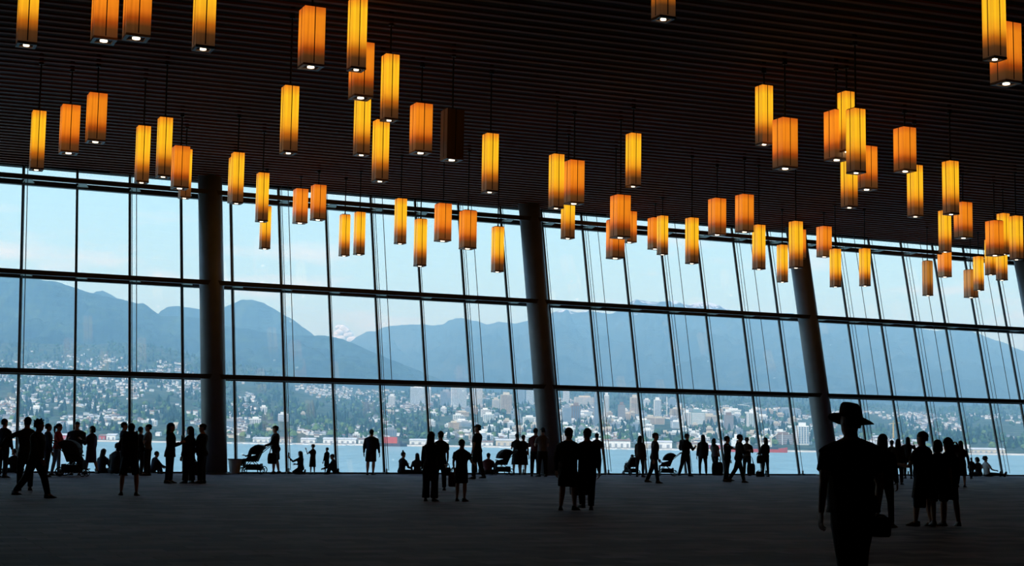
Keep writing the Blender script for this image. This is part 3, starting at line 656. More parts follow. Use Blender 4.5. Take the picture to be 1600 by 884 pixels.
TOW = [
 (641, 664, 606, 633, M_wht, M_blg, 'piers', 'broad blue-glass white tower, first of the towers from the left'),
 (669, 673, 608, 631, M_wht, M_grw, 'piers', 'slim pale tower just right of the first broad one'),
 (607, 617, 619, 634, M_wht, M_grw, 'piers', 'short pale tower left of all the taller towers'),
 (688, 704, 612, 635, M_grw, M_blg, 'piers', 'grey-blue tower left of the brightest white tower'),
 (705, 728, 606, 639, M_wht, M_blg, 'piers', 'brightest tall white tower of the left tower group'),
 (738, 753, 607, 637, M_wht, M_grw, 'piers', 'white tower behind the mullion above the man in a cap'),
 (769, 780, 624, 640, M_crm, M_grw, 'banded', 'low cream tower left of the beige pair near the second column'),
 (782, 799, 617, 646, M_crm, M_brn, 'piers', 'beige tower standing alone left of the second column'),
 (808, 819, 602, 632, M_grw, M_blg, 'banded', 'blue-grey tower just left of the second column'),
 (820, 833, 607, 632, M_wht, M_blg, 'piers', 'pale tower half hidden by the second column'),
 (880, 889, 610, 630, M_wht, M_grw, 'banded', 'small white tower just right of the second column'),
 (897, 929, 621, 634, M_crm, M_grw, 'banded', 'broad low cream block on the hill right of the second column'),
 (928, 937, 617, 668, M_grw, M_blg, 'piers', 'tallest slim blue glass tower right of the second column'),
 (944, 951, 618, 653, M_wht, M_grw, 'piers', 'tall thin white tower beside the slim blue one'),
 (879, 892, 637, 666, M_grw, M_blg, 'banded', 'bluish block low beside the second column, left of two'),
 (893, 906, 634, 664, M_brn, M_blg, 'piers', 'brownish block low beside the second column, right of two'),
 (966, 976, 633, 662, M_brn, M_grw, 'banded', 'brown tower left of the striped beige tower'),
 (985, 999, 621, 650, M_crm, M_brn, 'piers', 'striped beige tower behind the mullion in third glass section'),
 (1006, 1015, 625, 637, M_wht, M_grw, 'banded', 'small white block right of the striped beige tower'),
 (1022, 1032, 625, 651, M_wht, M_blg, 'piers', 'white-blue tower beside the thin white mast'),
 (1045, 1056, 623, 634, M_grw, M_blg, 'banded', 'small grey block right of the thin white mast'),
 (1078, 1100, 644, 668, M_grg, M_wht, 'banded', 'broad green-glass office block with white bands'),
 (1067, 1078, 645, 668, M_wht, M_grw, 'piers', 'narrow white block left of the green-glass one'),
 (1132, 1145, 649, 673, M_brn, M_grw, 'banded', 'brown block right of the green-glass one'),
 (1168, 1184, 645, 674, M_wht, M_grg, 'piers', 'pale tower under construction beside the waterfront sheds'),
 (1245, 1262, 666, 695, M_wht, M_blg, 'piers', 'pale blue glass tower on the shore left of the third column'),
 (1211, 1236, 679, 694, M_brn, M_grw, 'banded', 'low brown block on the shore beside the pale blue tower'),
]
for x0, x1, yt, yb, wl, gl, kd, lab in TOW: tower(x0, x1, yt, yb, wl, gl, lab, kd)
mid = []
k = 0
while k < 190:
    px = RND.uniform(690, 1240) if k < 170 else RND.uniform(30, 690); w = RND.uniform(7, 22); h = RND.uniform(4, 13)
    f = RND.random(); py = 645 + f * (water_line(px) - 648)
    if any(abs(px - a) < 5 and abs(py - c) < 5 for a, c in mid): continue
    mid.append((px, py)); k += 1
    wl, gl, cn = RND.choice([(M_wht, M_grw, 'white block with grey glazing'), (M_wht, M_blg, 'white block with blue glazing'), (M_crm, M_brn, 'cream block with brown glazing'), (M_grw, M_blg, 'grey block with blue glazing'), (M_wht, M_grg, 'white block with green glazing')]); kd = RND.choice(('banded', 'piers'))
    bl_ = '%s %s %s the waterfront, %s glass section' % ('broad' if w > 14 else 'narrow', cn, 'above' if f < 0.5 else 'on', part_of_view(px))
    tower(px - w / 2, px + w / 2, py - h, py, wl, gl, bl_, kd, 'apartment_block', 'building', bl_)
# mast and cranes
def lattice(px, ytop, ybase, mat, label, jib=0, D=None, name='crane'):
    p = to_ground(px, ybase) if D is None else at(px, ybase, D)
    h = (ybase - ytop) * p.y / F_PX; g = thing(name, label, 'crane' if name == 'crane' else 'mast', p)
    mb = MB(); r = 1.1
    for sx, sy in ((-1, -1), (1, -1), (1, 1), (-1, 1)): mb.tube([(sx * r, sy * r, -2), (sx * r * 0.7, sy * r * 0.7, h)], 0.35, 4)
    for i in range(int(h / 4)):
        mb.tube([(-r, -r, i * 4), (r, -r, i * 4 + 4)], 0.2, 4); mb.tube([(r, r, i * 4), (-r, r, i * 4 + 4)], 0.2, 4)
    put('tower_frame', mb, mat, g)
    if jib:
        mb = MB(); mb.tube([(-8, 0, h), (jib, 0, h + 2)], 0.6, 4); mb.tube([(0, 0, h + 7), (jib * 0.8, 0, h + 2)], 0.2, 4); mb.tube([(0, 0, h), (0, 0, h + 7)], 0.5, 4); put('jib', mb, mat, g)
        mb = MB(); mb.box(-10, -6, -1.5, 1.5, h - 3, h); put('counterweight', mb, M_grw, g)
lattice(1042, 620, 652, M_wht, 'thin white mast rising among the towers', 0, name='mast')
lattice(1396, 662, 684, M_yel, 'yellow crane on the far shore right of the hat man', 14)
lattice(1176, 634, 672, M_wht, 'white tower crane at the pale tower under construction', -34)
# waterfront: pale quay, sheds, boats
qb = MB(); pts = []
for i in range(141):
    x = -1500 + 3000 * i / 140
    pts.append((x, shore_y(x)))
ring = []
for x, y in pts: ring.append([Vector((x, y - 12, SEA - 4)), Vector((x, y - 8, SEA + 2.0)), Vector((x, y + 26, SEA + 3.4)), Vector((x, y + 30, SEA - 4))])
qb.loft(ring); put('shore', qb, M_sand, kind='structure', label='pale stone shoreline across the inlet')
SHED = [(40, 60, 8, M_wht), (93, 106, 6, M_red), (112, 130, 5, M_crm), (154, 164, 6, M_red), (166, 180, 7, M_wht), (395, 420, 5, M_wht), (437, 455, 6, M_crm), (470, 492, 5, M_wht), (505, 556, 6, M_wht), (560, 590, 6, M_wht), (640, 672, 6, M_wht), (676, 700, 5, M_crm), (735, 770, 5, M_wht), (775, 812, 8, M_crm), (905, 935, 8, M_wht), (940, 985, 10, M_wht), (1000, 1020, 7, M_crm), (1026, 1050, 9, M_wht), (1060, 1105, 7, M_crm), (1108, 1135, 6, M_red), (1150, 1170, 11, M_wht), (1190, 1206, 12, M_wht), (1300, 1330, 6, M_crm), (1385, 1405, 8, M_wht), (1408, 1440, 9, M_wht), (1460, 1510, 6, M_crm), (1520, 1570, 5, M_crm)]
NUM = 'one two three four five six seven eight nine ten eleven twelve thirteen fourteen fifteen sixteen seventeen eighteen nineteen twenty twenty-one twenty-two twenty-three twenty-four twenty-five twenty-six twenty-seven'.split()
for i, (x0, x1, hp, mt) in enumerate(SHED):
    xm = (x0 + x1) / 2; y = shore_y((xm - 800) / F_PX * 2500) + 14; p = at(xm, 690, y); p.z = SEA + 3.2; sc = y / F_PX; w = (x1 - x0) * sc; h = hp * sc; d = 22
    g = thing('shed', ('red' if mt is M_red else 'white' if mt is M_wht else 'cream') + ' waterfront shed, number %s from the left along the far shore' % NUM[i], 'shed', p, 0.0, 'waterfront sheds')
    mb = MB(); mb.box(-w / 2, w / 2, 0, d, 0, h); put('walls', mb, mt, g)
    mb = MB(); mb.add([(-w / 2 - 1, -1, h), (w / 2 + 1, -1, h), (w / 2 + 1, d + 1, h), (-w / 2 - 1, d + 1, h), (-w / 2 - 1, d / 2, h + 3), (w / 2 + 1, d / 2, h + 3)], [(0, 1, 5, 4), (2, 3, 4, 5), (0, 4, 3), (1, 2, 5), (0, 3, 2, 1)]); put('roof', mb, M_rof[2] if i % 3 else M_rof[1], g)
    mb = MB(); m = max(2, int(w / 9))
    for q in range(m): mb.box(-w / 2 + w * (q + 0.3) / m, -w / 2 + w * (q + 0.7) / m, -0.3, 0.2, 0, h * 0.6)
    put('door', mb, M_grw, g)
def hull(L, B, Hh, mb, mi=0, sheer=0.0):
    rings = []
    for f, k, up in ((0, 0.7, 0.2), (0.08, 0.95, 0), (0.5, 1, 0), (0.82, 0.9, 0.1), (0.94, 0.5, 0.3), (1.0, 0.05, 0.5)):
        x = -L / 2 + L * f; z = Hh * (1 + sheer * up)
        rings.append([Vector((x, -B / 2 * k * 0.8, -2)), Vector((x, B / 2 * k * 0.8, -2)), Vector((x, B / 2 * k, z)), Vector((x, -B / 2 * k, z))])
    mb.loft(rings, mi)
p = at(1185, 704, 2330); p.z = SEA
g = thing('cargo_ship', 'red-hulled cargo ship with white deckhouse moored on the right', 'ship', p, 0.03)
mb = MB(); hull(92, 15, 5.2, mb, 0, 1.2); put('hull', mb, M_red, g)
mb = MB(); mb.box(-44, 30, -7.3, 7.3, 5.2, 8.6); put('deck', mb, M_drk, g)
mb = MB(); mb.box(-42, -28, -6, 6, 8.6, 19); mb.box(-40, -30, -7, 7, 19, 22); mb.box(-38, -34, -2, 2, 22, 28); put('deckhouse', mb, M_wht, g)
for xx in (-14, 4, 20):
    mb = MB(); mb.tube([(xx, 0, 8), (xx, 0, 24)], 1.0, 6); mb.tube([(xx, 0, 22), (xx + 11, 0, 30)], 0.6, 5); put('derrick', mb, M_crm, g)
mb = MB(); mb.tube([(38, 0, 12), (38, 0, 30)], 0.5, 5); put('foremast', mb, M_wht, g)
p = at(609, 695, 2400); p.z = SEA
g = thing('barge', 'dark barge carrying a tall red box on the far water', 'ship', p, 0.0)
mb = MB(); hull(56, 14, 5, mb); put('hull', mb, M_drk, g)
mb = MB(); mb.box(-10, 12, -5, 5, 5, 15); put('red_container', mb, M_red, g)
mb = MB(); mb.box(14, 20, -3, 3, 5, 9); put('wheelhouse', mb, M_drk, g)
mh = MB(); hull(11, 3.4, 1.8, mh); mh = mh.mesh('hull'); mh.materials.append(M_wht)
mc = MB(); mc.box(-3, 2, -1.1, 1.1, 1.8, 3.4); mc = mc.mesh('cabin'); mc.materials.append(M_grw)
ms = MB(); ms.tube([(0.5, 0, 1.8), (0.5, 0, 15)], 0.14, 5); ms = ms.mesh('boat_mast'); ms.materials.append(M_grw)
for k in range(60):
    px = RND.choice((RND.uniform(365, 600), RND.uniform(365, 600), RND.uniform(740, 860), RND.uniform(920, 1060)))
    y = shore_y((px - 800) / F_PX * 2450) - RND.uniform(18, 60); q = at(px, 694, y); q.z = SEA; bw = 'in the second glass section' if px < 700 else 'near the second column' if px < 870 else 'in the third glass section'
    g = thing('boat', 'small white boat moored along the far shore, %s' % bw, 'boat', q, RND.uniform(-0.8, 0.8), 'small white boats, ' + bw)
    put('hull', mh, None, g); put('cabin', mc, None, g); put('boat_mast', ms, None, g)
# cumulus rising behind the saddle
cb = MB(); M_cloud = material('cloud white', (0.86, 0.94, 1.0), 1.0, 0.02, 0.001, spec=0.0)
cl = RND
for k in range(26):
    x = cl.uniform(522, 552); y = 537 - cl.random() * interp([(520, 6), (529, 26), (536, 29), (545, 17), (553, 5)], x); r = cl.uniform(35, 75)
    cb.ball(at(x, y, 19000), r, r, r * 0.8, 12, 8)
put('cloud', cb, M_cloud, kind='stuff', label='small white cumulus rising behind the mountain saddle', category='cloud', smooth=True)
# sea air between the hall and the mountains
M_haze = bpy.data.materials.new('sea haze'); M_haze.use_nodes = True; t = M_haze.node_tree; t.nodes.clear()
ho = t.nodes.new('ShaderNodeOutputMaterial'); hs = t.nodes.new('ShaderNodeVolumeScatter')
hs.inputs['Color'].default_value = (0.34, 0.70, 1.0, 1); hs.inputs['Density'].default_value = 0.00015; hs.inputs['Anisotropy'].default_value = 0.0
t.links.new(hs.outputs[0], ho.inputs['Volume'])
mb = MB(); mb.box(-9000, 9000, 150, 17000, SEA - 1, 950)
put('haze', mb, M_haze, kind='stuff', label='thin blue haze over the inlet and mountains', category='haze')

# ------------------------------------------------------------------ people
def cloth(name, c, var=0.12): return material(name, c, 0.85, var, 14, spec=0.15)
FAB = {k: cloth('cloth ' + k, c) for k, c in dict(black=(0.02, 0.02, 0.022), navy=(0.025, 0.03, 0.055), charcoal=(0.04, 0.04, 0.045), brown=(0.06, 0.045, 0.035), denim=(0.05, 0.075, 0.13), paledenim=(0.30, 0.38, 0.46),
       red=(0.42, 0.03, 0.025), maroon=(0.10, 0.03, 0.035), white=(0.70, 0.72, 0.72), grey=(0.13, 0.13, 0.14), olive=(0.06, 0.06, 0.035), khaki=(0.16, 0.13, 0.09), purple=(0.05, 0.03, 0.08)).items()}
SKIN = [material('skin light', (0.50, 0.31, 0.23), 0.6, 0.06, 10), material('skin tan', (0.32, 0.19, 0.13), 0.6, 0.06, 10), material('skin deep', (0.14, 0.075, 0.05), 0.6, 0.06, 10)]
HAIR = {'dark': material('dark hair', (0.012, 0.009, 0.008), 0.55, 0.3, 40, stretch=(1, 1, 0.1)), 'brown': material('brown hair', (0.05, 0.028, 0.016), 0.55, 0.3, 40, stretch=(1, 1, 0.1)), 'grey': material('grey hair', (0.25, 0.24, 0.23), 0.6, 0.2, 40)}
M_shoe = material('shoe leather', (0.02, 0.02, 0.02), 0.6, 0.2, 12); M_shoew = material('pale shoe', (0.45, 0.43, 0.40), 0.7, 0.1, 12)
M_eye = material('eye', (0.05, 0.03, 0.02), 0.2, 0.1, 30)
M_frame = material('pushchair frame', (0.05, 0.05, 0.055), 0.4, 0.1, 8, metal=0.6); M_tyre = material('pushchair tyre', (0.015, 0.015, 0.016), 0.8, 0.1, 10)
M_phone = material('phone', (0.02, 0.02, 0.025), 0.3, 0.1, 10)

def rad(a): return math.radians(a)
def hand_geo(L, s):
    """relaxed hand of length L: wrist at the origin, fingers down -Z, palm facing the body, thumb forward; s = side"""
    mb = MB(); P = L * 0.5; W_ = L * 0.22
    rings = []
    for z, w, th in ((0.08, 0.55, 0.16), (-0.12, 0.8, 0.17), (-0.32, 1.0, 0.15), (-0.5, 0.95, 0.12)):
        rings.append([Vector((th * L * 0.55 * math.cos(2 * PI * k / 8), w * W_ * math.sin(2 * PI * k / 8), z * L)) for k in range(8)])
    mb.loft(rings)
    for i, (y, ln) in enumerate(((0.17, 0.42), (0.06, 0.48), (-0.06, 0.44), (-0.16, 0.34))):
        p = Vector((0, y * L, -0.47 * L)); pts = [p]; a = rad(8 + 4 * i)
        for q in range(3):
            p = p + Vector((-s * math.sin(a), 0, -math.cos(a))) * (ln * L / 3); pts.append(p); a += rad(24)
        mb.tube(pts, [0.055 * L, 0.05 * L, 0.046 * L, 0.034 * L], 5)
    p = Vector((0, 0.17 * L, -0.12 * L)); pts = [p]
    for d in ((-s * 0.25, 0.55, -0.8), (-s * 0.35, 0.25, -0.95), (-s * 0.4, 0.05, -1.0)):
        p = p + Vector(d).normalized() * 0.155 * L; pts.append(p)
    mb.tube(pts, [0.065 * L, 0.058 * L, 0.05 * L, 0.036 * L], 5)
    return mb

STAND = dict(lean=0, legs=((2, 4, 2), (-2, 4, 2)), arms=((4, 8, 12, 0), (4, 8, 12, 0)))
POSES = {
 'stand': STAND,
 'stance': dict(STAND, legs=((6, 9, 3), (-4, 9, 3))),
 'hold': dict(STAND, arms=((18, 8, 95, 18), (18, 8, 95, 18))),
 'phone': dict(STAND, arms=((35, 10, 105, 25), (10, 8, 20, 0))),
 'photo': dict(STAND, arms=((45, 38, 115, 30), (45, 38, 115, 30))),
 'onearm': dict(STAND, arms=((20, 10, 90, 20), (4, 8, 12, 0))),
 'push': dict(STAND, lean=3, legs=((6, 3, 5), (-5, 3, 6)), arms=((28, 6, 48, 0), (28, 6, 48, 0))),
 'walk': dict(lean=3, legs=((22, 3, 6), (-20, 3, 18)), arms=((-20, 8, 14, 0), (20, 8, 20, 0))),
 'stride': dict(lean=4, legs=((30, 4, 6), (-26, 4, 16)), arms=((-24, 8, 16, 0), (24, 8, 26, 0))),
 'step': dict(lean=2, legs=((-12, 4, 12), (12, 4, 4)), arms=((8, 10, 14, 0), (-8, 12, 10, 0))),
 'reach': dict(STAND, arms=((20, 68, 12, 0), (4, 8, 12, 0))),
 'embrace': dict(STAND, arms=((30, 40, 50, 30), (4, 8, 12, 0))),
 'cross': dict(lean=10, legs=((78, 42, 125), (78, 42, 125)), arms=((25, 14, 55, 20), (25, 14, 55, 20)), sit=1),
 'crossphone': dict(lean=8, legs=((78, 42, 125), (78, 42, 125)), arms=((45, 10, 70, 10), (30, 14, 60, 20)), sit=1),
 'knees': dict(lean=14, legs=((118, 8, 112), (118, 8, 112)), arms=((55, 6, 30, 10), (55, 6, 30, 10)), sit=1),
 'out': dict(lean=-6, legs=((88, 7, 6), (84, 7, 10)), arms=((-30, 12, 8, 0), (30, 10, 45, 15)), sit=1),
 'kneel': dict(lean=6, legs=((35, 7, 128), (30, 7, 122)), arms=((48, 10, 75, 5), (30, 10, 80, 20)), sit=1),
 'seat': dict(lean=-12, legs=((82, 8, 65), (82, 8, 65)), arms=((30, 10, 60, 20), (30, 10, 60, 20)), sit=1),
}
SITLEGS = {'cross': ((0.16, 0.15, 0.02), (-0.21, 0.06, -0.03)), 'crossphone': ((0.16, 0.15, 0.02), (-0.21, 0.06, -0.03)), 'knees': ((0.03, 0.13, 0.19), (0.0, 0.08, -0.215)),
           'out': ((0.03, 0.23, 0.015), (0.02, 0.23, -0.02)), 'kneel': ((0.05, 0.2, -0.10), (0.0, -0.23, -0.012)), 'seat': ((0.04, 0.225, 0.0), (0.0, 0.06, -0.22))}
FOOT = {'cross': (-0.5, 0.8, -0.1), 'crossphone': (-0.5, 0.8, -0.1), 'knees': (0.1, 1, -0.05), 'out': (0.3, 0.25, 1), 'kneel': (0, -1, -0.05), 'seat': (0.1, 1, -0.1)}
def vec_leg(a, b, s, k=1.0):
    a, b = rad(a), rad(b) * k
    return Vector((s * math.sin(b), math.sin(a) * math.cos(b), -math.cos(a) * math.cos(b)))
PENDING = []
def pend(name, mb, mat, parent, voxel, extra=None, smooth=4):
    o = put(name, mb, mat, parent)
    r = o.modifiers.new('remesh', 'REMESH'); r.mode = 'VOXEL'; r.voxel_size = voxel; r.use_smooth_shade = True
    if smooth: m = o.modifiers.new('smooth', 'SMOOTH'); m.iterations = smooth; m.factor = 0.5
    PENDING.append((o, extra, [mm for mm in (mat if isinstance(mat, list) else [mat])])); return o

PEOPLE = []
def spot(px, py, margin=0.5):
    """floor point seen at a pixel, kept inside the glass and clear of the columns"""
    for k in range(60):
        p = on_floor(px, py + 0.1 * k); q = p - P0; off = q.dot(NRM); s = q.dot(U)
        near = min(math.hypot(s - (-12.95 + 14.3 * c), off + 1.08) for c in range(4))
        if off < -margin and near > 0.48 + 0.45: return p
    return p
def person(px, pf, ph, facing, pose, label, top='black', low='charcoal', lowk='trousers', hair='short', haircol='dark', sleeve='long', bulk=1.0, fem=False, shoe=None, skin=0,
           hem=0.0, group=None, over=None, H=None, hood=False, z=0.0, at_xy=None, turn=0):
    P = dict(POSES[pose]); P.update(over or {})
    loc = spot(px, pf, 0.75 if P.get('sit') else 0.45) if at_xy is None else Vector((*at_xy, 0))
    d = (loc - ORG).dot(_fw)
    span = (pf - ph) * d / F_PX if pf is not None else None
    # local joints for a unit-height body, feet not yet on the ground
    sh, hw = (0.098, 0.050) if fem else (0.108, 0.050)
    bulk = bulk * (1.08 if fem else 1.12)
    sh *= (1 + (bulk - 1) * 0.5)
    lean = Matrix.Rotation(rad(-P['lean']), 3, 'X')
    pel = Vector((0, 0, 0.52))
    def T(x, y, zz): return pel + lean @ Vector((x, y, zz - 0.52))
    J = {}
    for i, s in ((0, -1), (1, 1)):
        a, b, k = P['legs'][i]
        h = Vector((s * hw, 0, 0.505)); kn = h + vec_leg(a, b, s) * 0.235; an = kn + vec_leg(a - k, b, s, -0.4 if P.get('sit') and b > 20 else 0.3) * 0.235
        J['h%d' % i], J['k%d' % i], J['a%d' % i] = h, kn, an
        sl = SITLEGS.get(pose)
        if sl:
            (tx, ty, tz), (ax, ay, az) = sl; kn = h + Vector((s * tx, ty, tz)).normalized() * 0.235; an = kn + Vector((s * ax, ay, az)).normalized() * 0.235
            J['k%d' % i], J['a%d' % i] = kn, an
        f = vec_leg(a - k, b, s, 0.3); fd = Vector((s * 0.25, f.z * -1 if not P.get('sit') else 0.9, f.y if P.get('sit') else 0)).normalized()
        if P.get('sit') and abs(f.z) < 0.5: fd = (Vector((s * 0.3, 0.15, 1)) if f.y > 0 else Vector((0, -1, -0.1))).normalized()
        if sl: fd = Vector(FOOT[pose]); fd = Vector((s * fd.x, fd.y, fd.z)).normalized()
        J['f%d' % i] = fd
        aa, ab, ae, tw = P['arms'][i]
        S = T(s * sh, 0, 0.780); el = S + lean @ vec_leg(aa, ab, s) * 0.172
        fr = vec_leg(aa + ae, ab, s, 0.4); fr = (fr + Vector((-s * math.sin(rad(tw)), 0, 0))).normalized(); wr = el + lean @ fr * 0.148
        J['s%d' % i], J['e%d' % i], J['w%d' % i], J['r%d' % i] = S, el, wr, lean @ fr
    low_z = min([J['a0'].z - 0.042, J['a1'].z - 0.042] + ([0.505 - 0.06] if P.get('sit') else []))
    if pose == 'kneel': low_z = min(J['k0'].z, J['k1'].z, J['a0'].z) - 0.035
    if pose == 'seat': low_z = 0.47
    tot = (T(0, 0.01, 1.0)).z - low_z
    Hh = H or (span / tot)
    def X(v): return (Vector(v) - Vector((0, 0, low_z))) * Hh
    vox = 0.011 if d < 20 else 0.016 if d < 36 else 0.021
    root = thing('person', label, 'person', (loc.x, loc.y, z), -rad(facing), group)
    bl = bulk; sm = bl ** 0.6
    # ---------------- body
    mb = MB()
    def ring(zz, rx, ry, oy=0.0, n=14): return [X(T(rx * math.cos(2 * PI * q / n), oy + ry * math.sin(2 * PI * q / n), zz)) for q in range(n)]
    hipw = 0.098 if fem else 0.09
    prof = [(0.465, hipw * 0.8, 0.062, 0), (0.51, hipw, 0.072, -0.004), (0.56, hipw * 0.93, 0.066, 0), (0.615, 0.074 if fem else 0.082, 0.056, 0.0), (0.68, 0.083 if fem else 0.092, 0.062, 0.004), (0.74, 0.09 if fem else 0.102, 0.066, 0.006), (0.785, sh * 0.96, 0.058, 0.002), (0.808, sh * 0.80, 0.050, -0.002), (0.828, sh * 0.55, 0.042, -0.006), (0.85, 0.037, 0.036, -0.002)]
    def torso(mb, k=0.0, z0=0.0, z1=1.0, belly=1.0):
        mb.loft([ring(zz, rx * bl ** 0.8 + k, ry * bl * (belly if 0.5 < zz < 0.72 else 1) + k, oy + (0.012 * (bl - 1) * 4 if 0.54 < zz < 0.7 else 0)) for zz, rx, ry, oy in prof if z0 <= zz <= z1])
    torso(mb)
    mb.tube([X(T(0, 0, 0.80)), X(T(0, 0.006, 0.885))], [0.040 * Hh, 0.036 * Hh], 10)
    # head: skull, jaw, nose, ears
    hr = []
    for zz, rx, ry, oy in ((0.868, 0.016, 0.022, 0.03), (0.876, 0.028, 0.036, 0.022), (0.895, 0.036, 0.046, 0.016), (0.915, 0.041, 0.053, 0.008), (0.938, 0.0445, 0.058, 0.004), (0.96, 0.0445, 0.058, 0.0), (0.98, 0.037, 0.048, -0.002), (0.993, 0.022, 0.03, -0.004), (0.999, 0.008, 0.01, -0.004)):
        hr.append(ring(zz - (0.006 if zz < 0.9 else 0), rx * 1.1, ry * 1.05, oy, 14))
    mb.loft(hr)
    mb.tube([X(T(0, 0.06, 0.942)), X(T(0, 0.071, 0.918)), X(T(0, 0.058, 0.913))], [0.006 * Hh, 0.009 * Hh, 0.006 * Hh], 6)
    for s in (-1, 1): mb.ball(X(T(s * 0.046, -0.004, 0.928)), 0.006 * Hh, 0.012 * Hh, 0.017 * Hh, 8, 6)
    for i in (0, 1):
        s = (-1, 1)[i]
        mb.tube([X(J['h%d' % i] + Vector((0, 0, 0.01))), X(J['h%d' % i].lerp(J['k%d' % i], 0.35)), X(J['k%d' % i]), X(J['k%d' % i].lerp(J['a%d' % i], 0.3)), X(J['a%d' % i])], [0.053 * sm * Hh, 0.049 * sm * Hh, 0.033 * sm * Hh, 0.034 * sm * Hh, 0.021 * Hh], 10)
        mb.tube([X(J['a%d' % i]), X(J['a%d' % i] + J['f%d' % i] * 0.06 + Vector((0, 0, -0.022 if not P.get('sit') else 0)))], [0.024 * Hh, 0.02 * Hh], 8)
        mb.tube([X(J['s%d' % i].lerp(T(0, 0, 0.8), 0.35)), X(J['s%d' % i]), X(J['s%d' % i].lerp(J['e%d' % i], 0.5)), X(J['e%d' % i]), X(J['e%d' % i].lerp(J['w%d' % i], 0.35)), X(J['w%d' % i])], [0.032 * sm * Hh, 0.031 * sm * Hh, 0.027 * sm * Hh, 0.0215 * Hh, 0.022 * Hh, 0.0155 * Hh], 9)
    extra = []
    for i in (0, 1):
        s = (-1, 1)[i]; dr = J['r%d' % i].normalized(); zax = -dr; yax = Vector((0, 1, 0)) if abs(dr.y) < 0.75 else Vector((-s * 0.5, 0, 0.85))
        xax = yax.cross(zax).normalized(); yax = zax.cross(xax)
        Mh = Matrix((xax, yax, zax)).transposed(); g = hand_geo(0.105 * Hh, s); w = X(J['w%d' % i])
        extra.append(([w + Mh @ Vector(v) for v in g.v], g.f, 0))
    e = MB()
    for s in (-1, 1): e.ball(X(T(s * 0.0165, 0.058, 0.935)), 0.0062 * Hh, 0.004 * Hh, 0.0045 * Hh, 8, 5)
    extra.append((e.v, e.f, 1))
    pend('body', mb, [SKIN[skin], M_eye], root, vox, extra)
    # ---------------- top
    mb = MB(); z0 = 0.50 - hem
    pr = [q for q in prof if q[0] >= 0.5]
    if hem > 0: pr = [(0.50 - hem, hipw * 1.06, 0.082, -0.002)] + pr
    mb.loft([ring(zz, rx * bl ** 0.8 + 0.011, ry * bl + 0.011, oy + (0.05 * (bl - 1) if 0.54 < zz < 0.7 else 0)) for zz, rx, ry, oy in pr[:-1]] + [ring(0.848, 0.043, 0.042, -0.002)])
    if hood: mb.ball(X(T(0, -0.045, 0.845)), 0.06 * Hh, 0.04 * Hh, 0.03 * Hh, 10, 6)
    for i in (0, 1):
        fr = dict(short=0.62, none=0.18, long=1.0)[sleeve]; S, E_, Wr = J['s%d' % i], J['e%d' % i], J['w%d' % i]
        pts = [X(S.lerp(T(0, 0, 0.8), 0.3)), X(S), X(S.lerp(E_, min(fr, 0.62)))]; rr = [0.033 * sm, 0.034 * sm, 0.036 * sm]
        if sleeve == 'long': pts += [X(E_), X(E_.lerp(Wr, 0.5)), X(E_.lerp(Wr, 0.93))]; rr = [0.034 * sm, 0.035 * sm, 0.034 * sm, 0.031 * sm, 0.029, 0.025]
        mb.tube(pts, [q * Hh for q in rr], 9)
    pend('top', mb, FAB[top], root, vox)
    # ---------------- lower garment
    if lowk in ('trousers', 'leggings', 'shorts', 'wide'):
        mb = MB(); kk = {'trousers': 0.010, 'leggings': 0.005, 'shorts': 0.016, 'wide': 0.022}[lowk]
        mb.loft([ring(zz, rx * bl ** 0.8 + 0.007, ry * bl + 0.007, oy) for zz, rx, ry, oy in prof if zz <= 0.6])
        for i in (0, 1):
            h, k_, a_ = J['h%d' % i], J['k%d' % i], J['a%d' % i]
            if lowk == 'shorts': pts = [h + Vector((0, 0, 0.01)), h.lerp(k_, 0.4), h.lerp(k_, 0.93)]; rr = [0.058, 0.058, 0.055]
            else: pts = [h + Vector((0, 0, 0.01)), h.lerp(k_, 0.4), k_, k_.lerp(a_, 0.35), k_.lerp(a_, 0.97)]; rr = [0.053 + kk * 0.5, 0.047 + kk, 0.032 + kk, 0.031 + kk, (0.022 + kk * 1.2) if lowk != 'wide' else 0.058]
            mb.tube([X(q) for q in pts], [q * sm * Hh for q in rr], 10)
        pend('trousers' if lowk != 'shorts' else 'shorts', mb, FAB[low], root, vox)
    else:
        mb = MB(); L = {'skirt': 0.30, 'long_skirt': 0.05, 'dress': 0.24}[lowk]; fl = {'skirt': 0.115, 'long_skirt': 0.125, 'dress': 0.125}[lowk]
        n = 22; rings = []
        mid = (J['k0'] + J['k1']) * 0.5
        for q in range(7):
            f = q / 6; zz = 0.61 - (0.61 - L) * f; r = (hipw + 0.004) + (fl - hipw) * f if f > 0.25 else (0.085 + (hipw + 0.004 - 0.085) * f / 0.25)
            cy = mid.y * f * 0.6
            rings.append([X(Vector((r * (1 + 0.05 * f * math.sin(5 * a)) * math.cos(a), cy + r * 0.8 * (1 + 0.05 * f * math.cos(4 * a)) * math.sin(a), zz))) for a in [2 * PI * w / n for w in range(n)]])
        mb.loft(list(reversed(rings))); put('skirt', mb, FAB[low], root, smooth=False)
